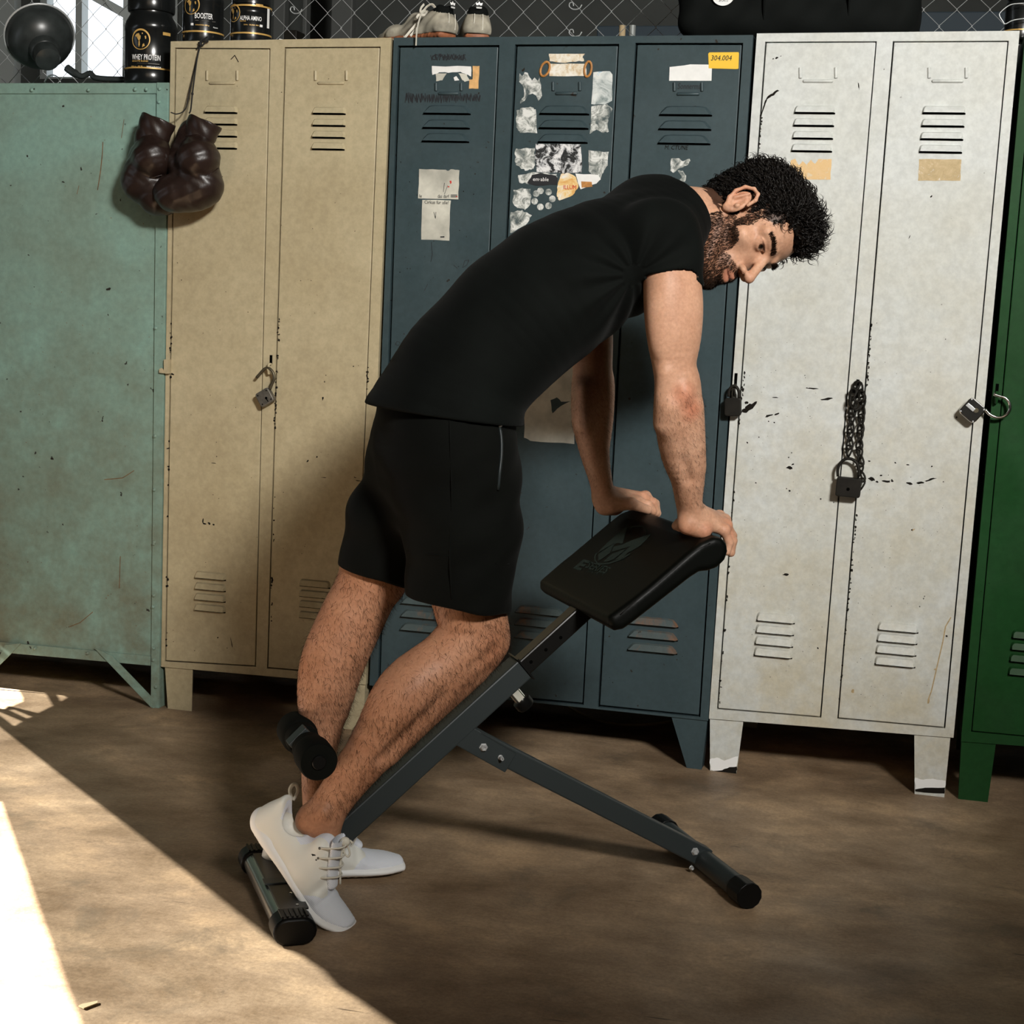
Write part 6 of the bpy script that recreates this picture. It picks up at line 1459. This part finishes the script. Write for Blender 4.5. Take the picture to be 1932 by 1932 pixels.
strands('arm_hair', SV[ids], d0, RG.uniform(.006, .012, len(ids)), .00012, 3, M['bodyhair'], bend=-n_*.5, wave=.12, seed=8, kind='stuff')

# ------------------------------------------------------------------ clothes
def cut_ec(S, a, b, ra, rb, c, nv, k):
    """one tapering piece closed off by a plane (sleeve or trouser leg)"""
    t = SDF(); t.ec(a, b, ra, rb, E2); f = t.p[0][0]; c = np.array(c, np.float32); nv = nrm(nv).astype(np.float32)
    S.fun(lambda p: -_smin(-f(p), -((p-c) @ nv), .006), (np.array(a)+np.array(b))/2, np.linalg.norm(np.array(b)-np.array(a))/2+max(ra+rb)*1.1, k)
def out_n(p0, p1, ref):
    n = nrm(np.cross(p1-p0, E2)); return n if n @ ref > 0 else -n
S = SDF()
tr = [(836, 800, .146, .190), (866, 725, .133, .174), (925, 652, .127, .176), (998, 583, .130, .190), (1075, 528, .127, .200), (1145, 488, .113, .203), (1212, 450, .098, .175), (1258, 418, .080, .118)]
S.chain([B(a, b, 0) for a, b, *_ in tr], [(t, w) for *_, t, w in tr], E2, .03)
S.ell(B(1225, 395, -.06), (.075, .10, .06), [E1, E2, E3], .05)
S.ell(B(1250, 450, .165), (.066, .062, .072), [E1, E2, E3], .04); S.ell(B(1095, 470, -.165), (.066, .062, .072), [E1, E2, E3], .04)
s0, s1 = B(1212, 514, .195), B(1321, 541, .195); sn = out_n(s0, s1, -E3)
cut_ec(S, B(1246, 450, .165), B(1268, 545, .197), (.062, .060), (.0575, .056), (s0+s1)/2, sn, .03)
f0_, f1_ = B(1062, 545, -.195), B(1168, 565, -.195); fn = out_n(f0_, f1_, -E3)
cut_ec(S, B(1098, 470, -.165), B(1112, 590, -.195), (.062, .060), (.0575, .056), (f0_+f1_)/2, fn, .03)
# folds: fans at the armpit, slack across the waist
ap = B(1185, 520, .18)
def folds(p):
    q = p-RC.astype(np.float32); e = q @ E1.astype(np.float32); w = q @ E2.astype(np.float32); z = q[..., 2]
    ea, za = (ap-RC) @ E1, ap[2]; an = np.arctan2(z-za, e-ea); rr = np.hypot(e-ea, z-za)
    f = .0042*np.sin(an*11+w*6)*np.exp(-((rr-.07)/.06)**2)*(rr > .02)
    u = e*.74+z*.67; v = e*.67-z*.74
    f = f+.0032*np.sin(v*34+np.sin(u*13)*1.7+w*8)*np.exp(-((u-.80)/.16)**2)+.0016*np.sin(u*45+v*26+w*22)+.0030*np.sin(u*26-v*17+np.sin(w*15)*1.4)*np.exp(-((v+.42)/.13)**2)
    return f.astype(np.float32)
S.disp(folds, B(1000, 600, 0), .62)
h0, h1 = B(684, 764, .03), B(990, 803, .03); hn = out_n(h0, h1, -E3)
S.plane(h1, hn, .005)
tcol0, tcol1 = B(1285, 364, .02), B(1327, 447, .02); cn = out_n(tcol0, tcol1, E1)
S.plane(tcol0, cn, .004)
# hollow at hem, sleeves and neckline
t = SDF(); t.ec(B(866, 725, 0), B(832, 815, 0), (.120, .160), (.141, .184), E2); f = t.p[0][0]; S.fun(f, B(838, 800, 0), .05, .002, op='-')
S.rc(B(1272, 405, .015), H(0, -.03, -.085), .068, .062, .006, op='-')
S.ec(B(1264, 528, .194), B(1270, 590, .199), (.0545, .0525), (.0545, .0525), E2, .002, op='-')
S.ec(B(1108, 565, -.194), B(1114, 620, -.199), (.0545, .0525), (.0545, .0525), E2, .002, op='-')
slo = np.minimum.reduce([BL(.1, -.32, 0), BL(1, .32, 0), BL(.1, .32, 0), BL(1, -.32, 0)]); shi = np.maximum.reduce([BL(.1, -.32, 0), BL(1, .32, 0), BL(.1, .32, 0), BL(1, -.32, 0)]); slo[2] = .82; shi[2] = 1.50
shirt, TV, TF = sdf_obj(S, .0027, slo, shi, 't_shirt', M['tshirt'], man, keep_data=True); bvh('shirt', TV, TF)
S = SDF()
S.chain([B(838, 745, 0), B(838, 800, 0), B(838, 870, 0), B(842, 930, 0)], [(.118, .160), (.128, .172), (.134, .182), (.120, .172)], E2, .03)
n0, n1 = B(760, 1126, .10), B(966, 1153, .10); nn = out_n(n0, n1, -E3)
g0, g1 = B(632, 1065, -.10), B(770, 1104, -.10); gn = out_n(g0, g1, -E3)
cut_ec(S, B(852, 870, .090), B(872, 1000, .098), (.108, .098), (.106, .098), B(872, 1400, 0), -E3, .04)
cut_ec(S, B(872, 1000, .098), B(863, 1175, .100), (.106, .098), (.098, .094), (n0+n1)/2, nn, .02)
cut_ec(S, B(800, 870, -.090), B(752, 985, -.098), (.106, .098), (.096, .094), B(872, 1400, 0), -E3, .04)
cut_ec(S, B(752, 985, -.098), B(712, 1120, -.100), (.096, .094), (.086, .088), (g0+g1)/2, gn, .02)
def folds2(p):
    q = p-RC.astype(np.float32); e = q @ E1.astype(np.float32); w = q @ E2.astype(np.float32); z = q[..., 2]
    return (.0028*np.sin(e*38+np.sin(z*17+w*9)*1.5)*np.exp(-((z-.72)/.14)**2)+.0022*np.sin(z*46+e*22+w*13)*np.exp(-((z-.80)/.10)**2)+.0012*np.sin(z*80-e*50+w*30)).astype(np.float32)
S.disp(folds2, B(840, 950, 0), .5)
S.ec(B(866, 1120, .10), B(862, 1200, .10), (.090, .086), (.090, .086), E2, .002, op='-'); S.ec(B(724, 1072, -.10), B(708, 1140, -.10), (.072, .075), (.074, .076), E2, .002, op='-')
S.plane(B(838, 742, 0), E3*1.0+E1*.0)
slo = np.minimum.reduce([BL(-.05, -.32, 0), BL(.6, .32, 0), BL(-.05, .32, 0), BL(.6, -.32, 0)]); shi = np.maximum.reduce([BL(-.05, -.32, 0), BL(.6, .32, 0), BL(-.05, .32, 0), BL(.6, -.32, 0)]); slo[2] = .50; shi[2] = 1.05
shorts, OV, OF = sdf_obj(S, .0029, slo, shi, 'shorts', M['shorts'], man, keep_data=True); bvh('shorts', OV, OF)
M['zip'] = plain('grey_zip', (.013, .018, .019), .45, 0, .3)
def line_on(surf, px, r, name, mat, par, lift=.001, flat=1.0):
    P = [hit(surf, a, b, lift) for a, b in px]; P = [p for p in P if p is not None]
    if len(P) > 1: MB().tube(smooth_path(P, 3), r, 6).build(name, mat, par, smooth=180)
line_on('shorts', [(942, 806), (945, 830), (945, 859), (942, 890), (939, 924)], .0030, 'zipper', M['zip'], shorts)
h = hit('shorts', 940, 802, .004)
if h is not None: MB().ell(h, np.eye(3), (.005, .003, .006), 10, 6).build('zip_pull', M['lock_grey'], shorts, smooth=180)
line_on('shorts', [(848, 790), (850, 860), (852, 950), (848, 1040), (852, 1130)], .0011, 'seam', M['shorts'], shorts, .0006)
line_on('shorts', [(770, 1042), (810, 1046), (850, 1049)], .0011, 'seam', M['shorts'], shorts, .0006)
line_on('shorts', [(935, 1063), (960, 1064), (976, 1062)], .0011, 'seam', M['shorts'], shorts, .0006)

# ------------------------------------------------------------------ running shoes
def run_shoe(o, fx, fz, bend, label, loop=True, near=True):
    fx = nrm(fx); fy = nrm(np.cross(fz, fx)); fz = np.cross(fx, fy); L = .296
    def T(V):
        V = np.array(V, float).reshape(-1, 3); x, y, z = V[:, 0], V[:, 1], V[:, 2]
        x0 = .195; d = np.clip(x-x0, 0, 1); lim = .055; a = bend*np.clip(d/lim, 0, 1)
        # circular bend of the toe part
        Rb = lim/max(bend, 1e-4) if bend > 0 else 1e6; dd = np.minimum(d, lim); th = dd/Rb; rest = d-dd
        X = np.where(d > 0, x0+(Rb-z)*np.sin(th)+rest*np.cos(th), x); Z = np.where(d > 0, Rb-(Rb-z)*np.cos(th)+rest*np.sin(th), z)
        return np.array(o)+X[:, None]*fx+y[:, None]*fy+Z[:, None]*fz
    sh = bpy.data.objects.new('shoe', None); sh.empty_display_size = .05; COL.objects.link(sh); sh.parent = man; ORG[sh.name] = ORG[man.name]; sh['label'] = label
    xs = np.array([.018, .05, .10, .15, .20, .24, .272]); hw = np.array([.032, .037, .037, .042, .049, .047, .033]); th = np.array([.020, .019, .017, .0155, .0145, .013, .0105])
    S = SDF()
    S.chain([(a, 0, b) for a, b in zip(xs, th)], [(b, c) for b, c in zip(th, hw)], (0, 1, 0), .0)
    S.ec((.008, 0, .026), (.05, 0, .022), (.020, .026), (.018, .032), (0, 1, 0), .01)
    S.plane((0, 0, .0), (0, 0, -1), .003); S.fun(lambda p: p[..., 2]-(.038-.045*p[..., 0]), (.15, 0, 0), .5, .003, op='&')
    S.disp(lambda p: np.where(p[..., 2] < .004, .0009*np.sin(p[..., 0]*420), 0).astype(np.float32), (.15, 0, 0), .3)
    sdf_obj(S, .0022, (-.03, -.065, -.008), (.31, .065, .06), 'sole', M['shoe_white'], sh, xf=T)
    S = SDF()
    up = [(.024, .066, .028), (.06, .062, .031), (.10, .066, .033), (.135, .062, .036), (.165, .048, .040), (.20, .036, .0425), (.24, .028, .038), (.268, .019, .025)]
    S.chain([(a, 0, .010+b*.42) for a, b, c in up], [(b*.62, c) for a, b, c in up], (0, 1, 0), .0)
    S.ec((.022, 0, .03), (.014, 0, .088), (.026, .029), (.012, .020), (0, 1, 0), .02)                  # heel counter
    S.ec((.142, 0, .052), (.120, 0, .098), (.034, .036), (.020, .030), (0, 1, 0), .025)                  # instep
    S.ec((.058, 0, .135), (.055, 0, .068), (.034, .0185), (.028, .0205), (0, 1, 0), .004, op='-')       # opening
    S.fun(lambda p: p[..., 2]-(.076+.024*np.clip((.035-p[..., 0])/.03, 0, 1)+.040*np.clip((p[..., 0]-.065)/.045, 0, 1)), (.08, 0, .08), .5, .006, op='&')
    S.plane((0, 0, .018), (0, 0, -1))
    # wrinkles over the toe joint
    S.disp(lambda p: (.0016*np.sin(p[..., 0]*230+p[..., 1]*30)*np.exp(-((p[..., 0]-.185)/.022)**2)*(p[..., 2] > .03)).astype(np.float32), (.18, 0, .04), .1)
    def sect(c):
        x, y, z = c[:, 0], np.abs(c[:, 1]), c[:, 2]
        toe = x > .178+.020*np.clip((z-.02)/.03, 0, 1)-.012*np.clip((y-.03)/.01, 0, 1)
        toe |= (y < .014) & (x > .10) & (z > .045)
        lining = (z > .070) & (x < .115) & (np.hypot((x-.062)/.048, y/.027) < 1.0)
        return (toe | lining).astype(int)
    sdf_obj(S, .0021, (-.03, -.065, .0), (.31, .065, .125), 'upper', None, sh, xf=T, mats=[M['shoe_cream'], M['knit']], fm=sect)
    S = SDF(); S.chain([(.186, 0, .060), (.163, 0, .081), (.146, 0, .104), (.131, 0, .125), (.121, 0, .141)], [(.008, .016), (.008, .019), (.007, .022), (.006, .025), (.0045, .026)], (0, 1, 0), .0)
    sdf_obj(S, .0021, (.06, -.05, .03), (.20, .05, .13), 'tongue', M['knit'], sh, xf=T)
    for k, x in enumerate((.137, .149, .161, .173)):
        z = .119-.0148*k; P = [(x-.016, -.0285, z-.016), (x-.004, -.025, z-.002), (x+.0065, -.012, z+.008), (x+.009, 0, z+.010), (x+.0065, .012, z+.008), (x-.004, .025, z-.002), (x-.016, .0285, z-.016)]
        MB().tube(smooth_path(list(T(P)), 4), .0019, 6).build('lace', M['lace'], sh, smooth=180)
        for sy in (-1, 1): MB().ell(T([(x-.016, sy*.0292, z-.016)])[0], np.eye(3), (.0026,)*3, 8, 6).build('eyelet', M['lock_grey'], sh, smooth=180)
    if near:
        k_ = T([(.108, .004, .092)])[0]; K = lambda a, b: B(a, b, .108)
        kn = K(651, 1588)
        MB().ell(kn, np.eye(3), (.010, .008, .009), 12, 8).build('lace_knot', M['lace'], sh, smooth=180)
        MB().tube(smooth_path([kn, K(657, 1598), K(660, 1610), K(656, 1616), K(649, 1607), kn], 5), .0021, 6).build('lace_bow', M['lace'], sh, smooth=180)
        MB().tube(smooth_path([kn, K(645, 1608), K(642, 1635), K(642, 1668)], 5), .0021, 6).build('lace_end', M['lace'], sh, smooth=180)
        MB().tube(smooth_path([kn, K(660, 1586), K(665, 1591)], 4), .0021, 6).build('lace_end', M['lace'], sh, smooth=180)
        lp = [B(a, b, .012) for a, b in ((550, 1508), (547, 1491), (552, 1481), (559, 1481), (562, 1491), (558, 1502), (553, 1510))]
        MB().tube(smooth_path(lp, 5), [(.0014, .004)]*len(smooth_path(lp, 5)), 6).build('heel_loop', M['lace'], sh, smooth=180)
        mb = MB(); v, f = text_mesh('URBAN CLASS', 1.0, .02); 
    return sh
hb = B(473, 1551, .002); tb = B(612, 1738, .100); sx = nrm(tb-hb); sz = nrm(np.cross(sx, np.cross(E3*.8-E1*.0+E2*.0, sx)))
run_shoe(hb, sx, sz, math.radians(27), 'near white running shoe, heel raised', near=True)
t0 = onZ(760, 1641, 0.0); t0 = t0; dirf = nrm(E1*.985-E2*.0+np.array([0, 0, 0])); 
tF = onZ(771, 1632, 0.012); hf = np.array([tF[0], tF[1], 0])-dirf*.290-E2*.005; hf[2] = .001
run_shoe(hf, dirf, E3, math.radians(3), 'far white running shoe, flat on the floor', near=False)
